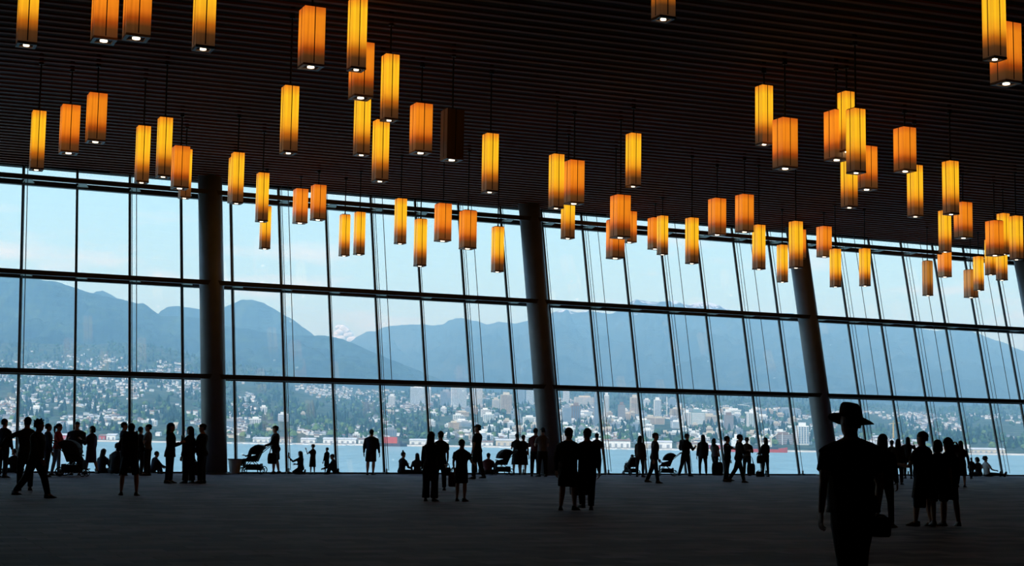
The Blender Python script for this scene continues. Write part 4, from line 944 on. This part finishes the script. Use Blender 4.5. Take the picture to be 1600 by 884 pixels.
    # ---------------- shoes
    for i in (0, 1):
        s = (-1, 1)[i]; a_ = X(J['a%d' % i]); fd = J['f%d' % i]; up_ = (J['k%d' % i] - J['a%d' % i]).normalized(); fd = (fd - up_ * fd.dot(up_)).normalized() if P.get('sit') else fd
        sd = fd.cross(up_ if P.get('sit') else Vector((0, 0, 1))).normalized(); up2 = sd.cross(fd)
        mb = MB(); rings = []
        for f, w, h0, h1 in ((-0.045, 0.018, -0.036, 0.012), (-0.03, 0.026, -0.042, 0.016), (0.02, 0.027, -0.042, 0.010), (0.06, 0.031, -0.042, -0.012), (0.09, 0.028, -0.041, -0.02), (0.108, 0.014, -0.039, -0.028)):
            c = a_ + fd * f * Hh
            rings.append([c + sd * (w * Hh * x_) + up2 * (zz * Hh) for x_, zz in ((-1, h0), (1, h0), (0.9, (h0 + h1) / 2), (0.55, h1), (-0.55, h1), (-0.9, (h0 + h1) / 2))])
        mb.loft(rings); put('shoe', mb, shoe or M_shoe, root, smooth=True)
    # ---------------- hair and headgear
    hm = HAIR[haircol]
    def dome(k, z0, zc, oy, n=14, back=0.0, flat=1.0):
        rr = []
        for q in range(7):
            f = q / 6; th = f * PI / 2; r = math.cos(th) if q < 6 else 0.06
            rr.append([X(T((0.049 + k) * r * math.cos(a), oy + (0.062 + k) * r * math.sin(a), z0 + (zc - z0) * math.sin(th))) for a in [2 * PI * w / n for w in range(n)]])
        return rr
    if hair in ('short', 'long', 'bun', 'tuft', 'ponytail', 'bob'):
        mb = MB(); mb.loft(dome(0.006, 0.945, 1.008, -0.006))
        back = [(0.95, 0.045, 0.030), (0.925, 0.044, 0.032), (0.90, 0.038, 0.028)]
        mb.loft([[X(T(w * math.cos(a), -0.034 + dpt * math.sin(a), zz)) for a in [2 * PI * q / 12 for q in range(12)]] for zz, w, dpt in back])
        if hair in ('long', 'bob'):
            bl_ = [(0.97, 0.05, 0.045), (0.93, 0.056, 0.05), (0.885, 0.060, 0.045)] + ([(0.84, 0.062, 0.036), (0.78, 0.058, 0.03), (0.73, 0.035, 0.02)] if hair == 'long' else [(0.86, 0.045, 0.03)])
            mb.loft([[X(T(w * math.cos(a), -0.03 - 0.012 * (zz < 0.86) + dpt * math.sin(a), zz)) for a in [2 * PI * q / 12 for q in range(12)]] for zz, w, dpt in bl_])
        if hair == 'bun': mb.ball(X(T(0, -0.03, 1.02)), 0.024 * Hh, 0.024 * Hh, 0.022 * Hh)
        if hair == 'ponytail': mb.tube([X(T(0, -0.055, 0.96)), X(T(0, -0.085, 0.93)), X(T(0, -0.08, 0.86)), X(T(0, -0.07, 0.80))], [0.012 * Hh, 0.02 * Hh, 0.019 * Hh, 0.007 * Hh], 8)
        if hair == 'tuft':
            rt = random.Random(5)
            for q in range(26):
                a, b2 = rt.uniform(0, 6.28), rt.uniform(0.2, 1.3); dv = Vector((math.cos(a) * math.cos(b2) * 0.045, math.sin(a) * math.cos(b2) * 0.055, 0.05 * math.sin(b2)))
                mb.tube([X(T(*(Vector((0, -0.004, 0.95)) + dv))), X(T(*(Vector((0, -0.004, 0.95)) + dv * rt.uniform(1.3, 1.6))))], [0.01 * Hh, 0.005 * Hh], 5)
        put('hair', mb, hm, root, smooth=True)
    if hair in ('cap', 'hat', 'bucket', 'beanie', 'caplong'):
        mb = MB(); mb.loft([[X(T(w * math.cos(a), -0.03 + dpt * math.sin(a), zz)) for a in [2 * PI * q / 12 for q in range(12)]] for zz, w, dpt in ((0.955, 0.046, 0.033), (0.925, 0.045, 0.033), (0.90, 0.038, 0.028))])
        if hair == 'caplong': mb.loft([[X(T(w * math.cos(a), -0.034 + dpt * math.sin(a), zz)) for a in [2 * PI * q / 12 for q in range(12)]] for zz, w, dpt in ((0.95, 0.05, 0.04), (0.88, 0.058, 0.042), (0.80, 0.055, 0.03), (0.74, 0.03, 0.02))])
        put('hair', mb, hm, root, smooth=True)
        mb = MB()
        if hair in ('cap', 'caplong'):
            mb.loft(dome(0.007, 0.955, 1.012, -0.002))
            mb.loft([[X(T(x_ * w, y_, zz)) for x_, zz in ((-1, 0.957), (1, 0.957), (1, 0.963), (-1, 0.963))] for y_, w in ((0.045, 0.042), (0.075, 0.04), (0.098, 0.03), (0.105, 0.015))])
        elif hair == 'beanie': mb.loft(dome(0.009, 0.945, 1.02, -0.004))
        else:
            br_ = 0.058 if hair == 'hat' else 0.024; ztop = 1.028 if hair == 'hat' else 1.012
            nn = 32; rg = []
            tilt = 0.22 if hair == 'hat' else 0.0
            def brim(a, ex, dz):
                droop = (-0.022 * ex * ex if hair == 'hat' else -0.022 * ex) + (0.010 * ex * math.cos(2 * a) if hair == 'hat' else 0)
                x_ = (0.055 + br_ * ex) * math.cos(a)
                return X(T(x_, -0.002 + (0.069 + br_ * ex) * math.sin(a), 0.962 + dz + droop - tilt * x_))
            for r_, zz in ((0.05, ztop - 0.012), (0.45, ztop - 0.006), (0.7, ztop), (0.86, ztop - 0.010), (0.96, ztop - 0.03), (1.02, 0.966)):
                rg.append([X(T(0.055 * r_ * math.cos(a), -0.002 + 0.069 * r_ * math.sin(a), zz - tilt * 0.055 * r_ * math.cos(a))) for a in [2 * PI * w / nn for w in range(nn)]])
            for ex, dz in ((0.35, 0), (0.7, 0), (1.0, 0), (1.0, -0.004), (0.5, -0.005), (0.0, -0.006)):
                rg.append([brim(2 * PI * w / nn, ex, dz) for w in range(nn)])
            mb.loft(rg)
        put('hat' if hair in ('hat', 'bucket') else hair if hair == 'beanie' else 'cap', mb, FAB['charcoal' if hair != 'hat' else 'black'], root, smooth=True)
    Rz = Matrix.Translation((loc.x, loc.y, z)) @ Matrix.Rotation(-rad(facing), 4, 'Z')
    info = dict(root=root, H=Hh, M=Rz, lw=Rz @ X(J['w0']), rw=Rz @ X(J['w1']), back=Rz @ X(T(0, -0.11, 0.70)), X=X, T=T, J=J, facing=facing, loc=loc)
    PEOPLE.append(info); return info

# ---------------- things people carry or push
def soft_box(w, d, h, n=4):
    mb = MB(); rings = []
    for zz, k in ((0, 0.82), (0.08, 0.97), (0.5, 1.03), (0.85, 0.95), (0.97, 0.8), (1.0, 0.6)):
        rings.append([Vector((w / 2 * k * (abs(math.cos(a)) ** 0.5) * (1 if math.cos(a) >= 0 else -1), d / 2 * k * (abs(math.sin(a)) ** 0.5) * (1 if math.sin(a) >= 0 else -1), zz * h)) for a in [2 * PI * q / 16 for q in range(16)]])
    mb.loft(rings); return mb
def backpack(info, label, col='black', s=1.0):
    H = info['H']; p = info['back']; g = thing('backpack', label, 'backpack', p - Vector((0, 0, 0.2 * s * H / 1.7)), -rad(info['facing']))
    k = s * H / 1.7
    put('bag_body', soft_box(0.34 * k, 0.2 * k, 0.48 * k), FAB[col], g, smooth=True)
    b2 = soft_box(0.26 * k, 0.08 * k, 0.22 * k); put('front_pocket', b2, FAB[col], g, (0, -0.12 * k, 0.04 * k), smooth=True)
    for sx in (-1, 1):
        mb = MB(); mb.tube([(sx * 0.1 * k, 0.09 * k, 0.44 * k), (sx * 0.11 * k, 0.2 * k, 0.48 * k), (sx * 0.12 * k, 0.30 * k, 0.36 * k), (sx * 0.13 * k, 0.24 * k, 0.12 * k), (sx * 0.13 * k, 0.09 * k, 0.06 * k)], 0.022 * k, 6); put('strap', mb, FAB['charcoal'], g)
def tote(p, label, col='black', w=0.34, h=0.32, d=0.14, strap=0.25, rz=0.0, cat='bag', name='bag'):
    g = thing(name, label, cat, p - Vector((0, 0, h + strap)), rz)
    put('bag_body', soft_box(w, d, h), FAB[col], g, smooth=True)
    for sy in (-1, 1):
        mb = MB(); mb.tube([(-w * 0.3, sy * d * 0.3, h * 0.95), (-w * 0.15, sy * 0.02, h + strap * 0.8), (0, 0, h + strap), (w * 0.15, sy * 0.02, h + strap * 0.8), (w * 0.3, sy * d * 0.3, h * 0.95)], 0.012, 6); put('handle', mb, FAB[col], g)
    return g
def phone(info, which, label, tall=0.16, w=0.08, lift=0.06):
    p = info['lw'] if which == 'l' else info['rw']
    g = thing('phone', label, 'phone', p + Vector((0, 0, lift)) + info['M'].to_3x3() @ Vector((0, 0.05, 0)), -rad(info['facing']))
    mb = MB(); mb.box(-w / 2, w / 2, -0.005, 0.005, 0, tall); put('case', mb, M_phone, g)
    mb = MB(); mb.box(-w * 0.45, w * 0.45, -0.007, -0.005, 0.006, tall - 0.006); put('screen', mb, M_drk, g)
def wheel(g, p, r, w=0.045):
    mb = MB(); n = 20
    rg = [[Vector((x_, rr * math.cos(2 * PI * k / n), rr * math.sin(2 * PI * k / n))) for k in range(n)] for x_, rr in ((-w / 2, r * 0.78), (-w / 2, r * 0.96), (0, r), (w / 2, r * 0.96), (w / 2, r * 0.78), (-w / 2, r * 0.78))]
    mb.loft(rg, caps=False)
    o = put('wheel', mb, M_tyre, g, p)
    sp = MB()
    for k in range(5): sp.tube([(0, 0, 0), (0, r * 0.8 * math.cos(k * 2 * PI / 5), r * 0.8 * math.sin(k * 2 * PI / 5))], 0.008, 5)
    sp.tube([(-w * 0.6, 0, 0), (w * 0.6, 0, 0)], 0.02, 8); put('spokes', sp, M_frame, o)
def pushchair(p, facing, label, hood=True, s=1.0, big=False, fold=False):
    """local +Y is the way the child looks"""
    g = thing('pushchair', label, 'pushchair', p, -rad(facing)); g.scale = (s, s, s)
    for sx in (-1, 1):
        wheel(g, (sx * 0.26, -0.30, 0.14), 0.14); wheel(g, (sx * 0.22, 0.36, 0.10), 0.10)
        mb = MB(); mb.tube([(sx * 0.25, 0.36, 0.12), (sx * 0.25, 0.12, 0.42), (sx * 0.25, -0.42, 0.88), (sx * 0.25, -0.58, 1.0)], 0.014, 8); put('side_rail', mb, M_frame, g)
        mb = MB(); mb.tube([(sx * 0.25, -0.30, 0.15), (sx * 0.25, 0.05, 0.47)], 0.013, 8); put('rear_leg', mb, M_frame, g)
    mb = MB(); mb.tube([(-0.25, -0.58, 1.0), (-0.12, -0.62, 1.03), (0.12, -0.62, 1.03), (0.25, -0.58, 1.0)], 0.02, 8); put('handle', mb, M_tyre, g)
    mb = MB(); mb.box(-0.22, 0.22, -0.05, 0.30, 0.42, 0.48)
    q = [[(x_, -0.05 + yy, zz) for x_ in (-0.22, 0.22)] + [(x_, -0.05 + yy - 0.05, zz) for x_ in (0.22, -0.22)] for yy, zz in ((0.0, 0.44), (-0.12, 0.70), (-0.2, 0.93))]
    mb.loft([[Vector(v) for v in r] for r in q]); put('seat', mb, FAB['charcoal'], g)
    for sx in (-1, 1):
        mb = MB(); q = [(sx * 0.24, 0.28, 0.44), (sx * 0.24, 0.20, 0.58), (sx * 0.24, -0.10, 0.66), (sx * 0.24, -0.27, 0.93), (sx * 0.24, -0.32, 0.90), (sx * 0.24, -0.12, 0.42)]
        mb.add(q + [(x_ - sx * 0.03, y_, z_) for x_, y_, z_ in q], [(0, 1, 2, 3, 4, 5), (11, 10, 9, 8, 7, 6)] + [(i_, (i_ + 1) % 6 , (i_ + 1) % 6 + 6, i_ + 6) for i_ in range(6)]); put('side_panel', mb, FAB['black'], g)
    mb = MB(); mb.box(-0.2, 0.2, 0.30, 0.34, 0.22, 0.46); mb.box(-0.2, 0.2, 0.30, 0.46, 0.2, 0.23); put('footrest', mb, FAB['black'], g)
    mb = MB(); mb.box(-0.21, 0.21, -0.26, 0.24, 0.14, 0.34 if big else 0.20); mb.box(-0.21, 0.21, -0.28, -0.25, 0.16, 0.36); mb.box(-0.21, 0.21, 0.2, 0.23, 0.16, 0.3); mb.box(-0.22, -0.2, -0.28, 0.23, 0.16, 0.33); mb.box(0.2, 0.22, -0.28, 0.23, 0.16, 0.33); put('basket', mb, FAB['black'], g)
    if hood:
        mb = MB(); rg = []
        for k in range(7):
            a = rad(130 - 21 * k); c, sn_ = math.cos(a), math.sin(a); R_ = 0.36 if not big else 0.42
            rg.append([Vector((x_, -0.16 + R_ * c * e, 0.66 + R_ * sn_ * e)) for x_, e in ((-0.25, 0.12), (-0.25, 0.78), (-0.2, 0.95), (0, 1.0), (0.2, 0.95), (0.25, 0.78), (0.25, 0.12))])
        mb.loft(rg); put('hood', mb, FAB['black'], g)
    mb = MB(); mb.tube([(-0.22, 0.24, 0.60), (0, 0.30, 0.62), (0.22, 0.24, 0.60)], 0.018, 8); put('bumper_bar', mb, M_tyre, g)
    return g

# ------------------------------------------------------------------ who stands where (feet and crown as seen in the photograph)
A_, R_, C_, L_ = 0, 90, 180, 270
person(3, 746, 654.5, 20, 'stand', 'person in dark clothes cut by the left picture edge', 'navy', 'navy')
person(38, 766, 652, 330, 'reach', 'person stretching one arm out to the left, behind the tousle-haired walker', 'charcoal', 'black', sleeve='long', over=dict(arms=((15, 62, 8, 0), (4, 8, 12, 0))))
person(53, 778, 656, R_ + 10, 'walk', 'tousle-haired person striding right, nearest on the left', 'black', 'black', hair='tuft', bulk=1.05)
person(72, 745, 662, 60, 'stand', 'person mostly hidden behind the tousle-haired walker', 'navy', 'navy', skin=1)
i5 = person(87, 743, 662, R_, 'push', 'woman in a red top and pale jeans behind the loaded pushchair', 'red', 'paledenim', 'leggings', 'ponytail', fem=True)
i6 = person(117, 742, 659, 175, 'hold', 'broad person standing behind the loaded pushchair', 'navy', 'black', bulk=1.3)
person(141, 741, 665.5, 300, 'onearm', 'woman in a dark knee-length dress right of the loaded pushchair', 'purple', 'purple', 'dress', 'bob', fem=True, over=dict(legs=((10, 3, 4), (-14, 3, 8))))
person(158, 738.5, 700, 15, 'cross', 'long-haired person sitting on the floor alone left of the backpack wearer', 'navy', 'navy', hair='long', fem=True, group=None)
person(179, 741, 692, 20, 'cross', 'person sitting on the floor just left of the backpack wearer', 'charcoal', 'black', hair='short')
person(22, 738, 700, 330, 'cross', 'small seated person low by the glass near the left edge', 'black', 'black')
person(191, 743, 660, 70, 'hold', 'standing person half hidden behind the backpack wearer, on the left', 'navy', 'black')
i12 = person(201, 774, 662, 350, 'stance', 'person in shorts with bare legs and a big backpack, seen from behind', 'black', 'black', 'shorts', 'short', over=dict(legs=((6, 11, 3), (-4, 11, 3)), arms=((25, 20, 80, 10), (25, 20, 80, 10))))
backpack(i12, 'large dark backpack worn by the bare-legged person in shorts', 'black', 1.15)
person(217, 742, 667, 20, 'stand', 'standing person half hidden behind the backpack wearer, on the right', 'navy', 'black')
person(229, 743, 663, L_, 'onearm', 'person in a grey top facing left toward the backpack wearer', 'grey', 'black', sleeve='short')
person(238, 738.5, 704, 50, 'knees', 'person sitting on the floor by the person in a grey top', 'navy', 'navy')
i16 = person(264, 755, 661, R_, 'hold', 'long-haired woman facing right holding a tablet, in a flared jacket', 'black', 'navy', 'trousers', 'long', fem=True, hem=0.07)
phone(i16, 'r', 'dark tablet held up by the long-haired woman in a flared jacket', 0.17, 0.24)
person(294, 755, 666.5, 300, 'stand', 'long-haired woman beside the man in a cap by the first column', 'black', 'black', 'wide', 'long', fem=True)
person(314, 755, 663, L_, 'hold', 'stout man in a peaked cap facing left by the first column', 'black', 'black', 'trousers', 'cap', bulk=1.25, over=dict(arms=((10, 6, 40, 15), (10, 6, 40, 15))))
tote(spot(301, 742) + Vector((0, 0, 0.62)), 'dark bag on the floor between the long-haired woman and the man in a cap', 'black', 0.42, 0.5, 0.25, 0.12)
# family with the pushchair by the first column
g = thing('laundry_basket', 'translucent grey tapered basket standing by the first column', 'basket', spot(366.5, 739))
mb = MB(); rg = []
for zz, r in ((0.02, 0.19), (0.5, 0.26), (0.54, 0.275), (0.54, 0.25), (0.06, 0.175)): rg.append([Vector((r * math.cos(2 * PI * k / 20), r * 0.8 * math.sin(2 * PI * k / 20), zz)) for k in range(20)])
mb.loft(rg); put('tub', mb, material('translucent plastic', (0.45, 0.47, 0.48), 0.4, 0.15, 6), g)
mb = MB(); rg = []
for zz, r in ((0.54, 0.285), (0.58, 0.29), (0.58, 0.25), (0.54, 0.25)): rg.append([Vector((r * math.cos(2 * PI * k / 20), r * 0.8 * math.sin(2 * PI * k / 20), zz)) for k in range(20)])
mb.loft(rg); put('rim', mb, FAB['grey'], g)
mb = MB()
for sx in (-1, 1): mb.tube([(sx * 0.16, -0.1, 0.0), (sx * 0.17, -0.1, 0.04)], 0.03, 8); mb.tube([(sx * 0.16, 0.1, 0.0), (sx * 0.17, 0.1, 0.04)], 0.03, 8)
put('foot', mb, M_tyre, g)
ps2 = spot(396, 738.3); pushchair(ps2, L_, 'pushchair with a small child, pushed left by the man in a cap', True, 1.12)
person(389, None, None, L_, 'seat', 'small child sitting up in the pushchair by the first column', 'grey', 'charcoal', H=0.92, at_xy=(ps2.x - 0.2, ps2.y), z=0.52)
i20 = person(430, 738.5, 664, L_, 'push', 'man in a peaked cap pushing the child\'s pushchair', 'black', 'charcoal', 'shorts', 'cap', bulk=1.12)
tote(ps2 + Vector((0.72, -0.05, 1.12)), 'dark shopping bag hanging from the pushchair handle by the man in a cap', 'black', 0.36, 0.42, 0.2, 0.3)
i21 = person(470, 738.8, 703, 300, 'kneel', 'long-haired person kneeling and holding up a phone, near the first column', 'black', 'black', hair='long', fem=True, over=dict(arms=((70, 14, 65, 0), (35, 10, 60, 20))))
phone(i21, 'l', 'phone held up by the kneeling long-haired person', 0.16, 0.08)
person(488, 738.5, 692.5, 310, 'onearm', 'small child in a sun hat standing with one hand raised', 'charcoal', 'black', 'dress', 'bucket', fem=True, sleeve='short', over=dict(arms=((50, 10, 110, 0), (4, 8, 12, 0))))
person(510, 738.3, 697, 300, 'stand', 'small child standing beside the seated person in a cap', 'black', 'charcoal', 'shorts', 'short')
person(524, 738.8, 708, L_ + 10, 'knees', 'seated person in a cap with knees drawn up beside a small child', 'black', 'black', hair='cap')
person(579, 742, 671, 10, 'stance', 'lone man in a jacket and shorts standing with his back turned at the glass', 'navy', 'charcoal', 'shorts', 'short', bulk=1.18, over=dict(legs=((2, 5, 2), (-8, 5, 4)), arms=((4, 13, 10, 0), (4, 13, 10, 0))))
i26 = person(627, 740, 705, 40, 'crossphone', 'person with a topknot sitting on the floor holding a phone', 'black', 'black', hair='bun', fem=True)
phone(i26, 'r', 'phone held by the seated person with a topknot', 0.15, 0.08)
person(652, 740, 707, 345, 'cross', 'long-haired person sitting on the floor left of the embracing couple', 'charcoal', 'black', hair='long', fem=True)
person(672, 783, 675, 15, 'embrace', 'long-haired woman in wide trousers leaning on the man beside her', 'black', 'black', 'wide', 'long', fem=True, over=dict(arms=((4, 8, 12, 0), (20, 25, 30, 10))))
i29 = person(687, 766, 674, 340, 'stand', 'man standing close beside the long-haired woman in wide trousers', 'black', 'black', sleeve='short')
tote(i29['rw'] + Vector((0, 0, -0.02)), 'small dark bag in the hand of the man beside the woman in wide trousers', 'black', 0.22, 0.24, 0.1, 0.12)
i30 = person(720, 783, 687, 20, 'stand', 'child in dark shorts carrying a red bag, standing apart in the middle', 'black', 'black', 'shorts', 'short', sleeve='short', over=dict(arms=((10, 14, 20, 0), (20, 16, 60, 10))))
tote(i30['lw'] + Vector((-0.02, 0.12, 0.08)), 'red bag at the hip of the child in the middle', 'maroon', 0.24, 0.36, 0.16, 0.12, rz=-0.4)
person(745, 748, 664, L_ + 20, 'stance', 'tall man in a peaked cap facing left behind the child with the red bag', 'black', 'black', 'trousers', 'cap', sleeve='short', bulk=1.1, over=dict(legs=((8, 6, 8), (-8, 6, 10))))
person(762, 741.5, 708, 10, 'cross', 'person sitting on the floor left of the folded-hood pushchair', 'maroon', 'black', bulk=1.1)
pushchair(spot(785, 742), 250, 'dark pushchair with its hood up standing alone near the second column', True, 1.0, True)
person(807, 741, 677, 350, 'hold', 'woman in a short skirt left of a pair beside the second column', 'black', 'black', 'dress', 'short', fem=True, sleeve='short')
person(817, 740.5, 678.5, 20, 'stand', 'woman in a short skirt right of a pair beside the second column', 'black', 'black', 'dress', 'short', fem=True, sleeve='short')
person(836, 744, 669, 15, 'onearm', 'person in a reddish top standing against the second column, on the left', 'maroon', 'black', sleeve='long')
person(847, 744.5, 668, 340, 'hold', 'person in a pale top standing against the second column, on the right', 'grey', 'black', sleeve='short')
i37 = person(887, 797, 669, 20, 'step', 'man in knee-length shorts, left of the pair walking away in the middle', 'black', 'black', 'shorts', 'short', bulk=1.15, sleeve='long', over=dict(legs=((-6, 3, 6), (10, 3, 2)), arms=((4, 12, 14, 0), (12, 12, 40, 20))))
i38 = person(917, 797, 670, 350, 'walk', 'man in long trousers, right of the pair walking away in the middle', 'black', 'black', 'trousers', 'short', bulk=1.15, over=dict(legs=((-16, 9, 14), (12, 4, 4)), arms=((10, 14, 30, 0), (4, 9, 10, 0))))
tote(spot(905, 797) + Vector((0, 0.2, 0.78)), 'dark bag swinging between the pair walking away in the middle', 'black', 0.42, 0.3, 0.16, 0.16)
person(932, 742.5, 677, 10, 'stand', 'person at the glass just right of the pair walking away', 'black', 'black', sleeve='short')
ps = spot(986, 742.5); pushchair(ps, 330, 'low pushchair with a white-shirted child, left of the long-haired woman', False, 0.85)
person(983, None, None, 330, 'seat', 'white-shirted child sitting in the low pushchair', 'white', 'grey', H=1.0, at_xy=(ps.x, ps.y + 0.05), z=0.36, hair='bucket', sleeve='short')
person(1000, 745, 681, 30, 'stance', 'long-haired woman standing left of the man walking right in a cap', 'brown', 'black', 'leggings', 'long', fem=True, hem=0.08)
person(1022, 755, 677, R_, 'walk', 'man in a peaked cap walking right past a pushchair', 'charcoal', 'black', 'trousers', 'cap', over=dict(legs=((12, 3, 4), (-14, 3, 10)), arms=((10, 8, 20, 0), (-12, 8, 16, 0))))
pushchair(spot(1042, 743.5), R_ + 180, 'dark pushchair with its handle to the right, behind the man walking right', True, 0.98)
i44 = person(1071, 744, 678, 50, 'walk', 'person with a backpack leaning forward beside the lone pushchair handle', 'black', 'black', 'trousers', 'cap', over=dict(lean=6, legs=((-14, 3, 8), (12, 3, 4)), arms=((30, 10, 95, 20), (30, 10, 95, 20))))
backpack(i44, 'dark backpack on the person leaning forward at the glass', 'black', 0.9)
person(1098, 742, 679, 350, 'stance', 'long-haired woman in leggings standing alone with feet apart at the glass', 'black', 'black', 'leggings', 'long', fem=True, hem=0.09, over=dict(legs=((-4, 7, 3), (4, 9, 3))))
person(1117, 741.5, 684, 40, 'onearm', 'woman in a pale top with one leg bent, at the glass', 'grey', 'black', 'leggings', 'long', fem=True, sleeve='short', over=dict(lean=-6, legs=((24, 6, 10), (-4, 3, 2))))
tote(spot(1121, 742) + Vector((0, 0, 0.75)), 'dark bag standing on the floor between the woman in a pale top and a man', 'black', 0.5, 0.6, 0.3, 0.15)
person(1136, 753, 682, 80, 'onearm', 'man in a cap with raised elbow, left of two walking right', 'black', 'black', 'trousers', 'cap', sleeve='short', over=dict(arms=((10, 8, 20, 0), (60, 40, 110, 0)), legs=((6, 4, 6), (-6, 4, 8))))
person(1154, 754, 679, 80, 'stride', 'person striding right, right of two walking past the glass', 'black', 'black', 'trousers', 'short', over=dict(legs=((20, 3, 6), (-22, 3, 12)), arms=((20, 8, 90, 20), (20, 8, 90, 20))))
i49 = person(1167, 743, 684, 20, 'hold', 'person in a bucket hat photographing at the glass', 'brown', 'black', 'trousers', 'bucket')
tote(spot(1173, 743) + Vector((0, -0.1, 0.85)), 'dark bag hanging low beside the person in a bucket hat', 'black', 0.36, 0.5, 0.22, 0.3)
i50 = person(1196, 744.5, 684, 330, 'stand', 'long-haired woman in a cap standing alone with a shoulder bag', 'black', 'black', 'leggings', 'caplong', fem=True, over=dict(arms=((10, 10, 70, 15), (10, 10, 60, 15))))
tote(i50['M'] @ Vector((-0.3, -0.05, 1.22)), 'dark shoulder bag of the long-haired woman in a cap', 'black', 0.36, 0.34, 0.18, 0.3)
tote(spot(1187, 745) + Vector((0, 0, 0.3)), 'small dark bag on the floor at the feet of the woman in a cap', 'black', 0.34, 0.24, 0.2, 0.05)
# group on the right
i51 = person(1381, 824, 679, 25, 'stance', 'woman in pale shoes half hidden behind the man in the wide-brimmed hat', 'black', 'black', 'leggings', 'long', fem=True, shoe=M_shoew, over=dict(legs=((-10, 8, 8), (6, 5, 2))))
person(1394, 752, 688, 10, 'stand', 'person far back between the pale-shoed woman and the photographing woman', 'black', 'black')
person(1404, 757, 686, 20, 'stand', 'long-haired person behind the pale-shoed woman', 'black', 'black', 'trousers', 'long', fem=True)
i54 = person(1419, 747.5, 683, 5, 'photo', 'slim woman with both elbows out photographing the view on the right', 'black', 'black', 'leggings', 'long', fem=True)
i55 = person(1443, 822, 675, 320, 'onearm', 'man in long shorts holding a cup out to the left, right group', 'black', 'black', 'shorts', 'short', bulk=1.1, sleeve='short', over=dict(legs=((8, 4, 4), (-4, 4, 4)), arms=((25, 10, 75, 0), (4, 8, 12, 0))))
tote(i55['M'] @ Vector((-0.26, -0.1, 0.98)), 'long dark bag at the hip of the man in long shorts', 'black', 0.24, 0.42, 0.14, 0.2)
person(1467, 822, 688, 10, 'step', 'person in shorts close beside the man in long shorts', 'black', 'black', 'shorts', 'bob', fem=True, sleeve='short')
i57 = person(1483, 822, 686, 350, 'stance', 'person with a pointed hood and a short skirt, right group', 'black', 'black', 'skirt', 'beanie', fem=True, hood=True, over=dict(legs=((4, 3, 2), (-8, 5, 4))))
tote(i57['M'] @ Vector((0.14, -0.02, 1.62)), 'small red bag at the shoulder of the hooded person', 'red', 0.16, 0.14, 0.08, 0.05)
person(1502, 761, 689, 15, 'stand', 'long-haired woman standing beyond the hooded person, holding a child\'s hand', 'black', 'black', 'dress', 'long', fem=True, hem=0.05, over=dict(arms=((4, 8, 12, 0), (8, 18, 16, 0))))
person(1518, 748.5, 715, 30, 'walk', 'small child beside the long-haired woman on the right', 'black', 'black', 'trousers', 'short')
person(1530, 744.5, 714.5, 330, 'cross', 'person sitting on the floor left of the white-shirted one on the right', 'charcoal', 'black', hair='bob', bulk=1.05)
person(1542, 744.8, 713, 75, 'out', 'white-shirted person in a hat sitting with legs stretched out on the right', 'white', 'black', 'trousers', 'bucket', sleeve='short')
# nearest figure
i62 = person(1334, 945, 640, 345, 'walk', 'large man in a wide-brimmed hat seen from behind, nearest of all', 'black', 'black', 'trousers', 'hat', bulk=1.32, sleeve='short', hem=0.03, over=dict(lean=2, legs=((-8, 3, 10), (14, 3, 4)), arms=((-10, 15, 10, 0), (8, 12, 14, 0))))
tote(i62['rw'] + Vector((0.03, 0, -0.04)), 'dark bag in the right hand of the man in the wide-brimmed hat', 'black', 0.2, 0.2, 0.12, 0.015)
# the loaded pushchair on the left
pushchair(spot(113, 744), R_, 'loaded dark pushchair between the woman in red and the woman in a dress', True, 1.18, True)

# ---- turn the pending bodies and garments into finished meshes
dg = bpy.context.evaluated_depsgraph_get()
for o, extra, mats in PENDING:
    ev = o.evaluated_get(dg); me = bpy.data.meshes.new_from_object(ev)
    if extra:
        nv = len(me.vertices); vs = [v.co[:] for v in me.vertices]; fs = [tuple(p.vertices) for p in me.polygons]; mi = [0] * len(fs)
        for ev_, ef, m_ in extra:
            k = len(vs); vs += [tuple(v) for v in ev_]; fs += [tuple(i + k for i in f) for f in ef]; mi += [m_] * len(ef)
        m2 = bpy.data.meshes.new(o.name); m2.from_pydata(vs, [], fs); m2.polygons.foreach_set('material_index', mi); me = m2
    me.materials.clear()
    for mm in mats: me.materials.append(mm)
    me.polygons.foreach_set('use_smooth', [True] * len(me.polygons))
    o.modifiers.clear(); old = o.data; o.data = me; bpy.data.meshes.remove(old)
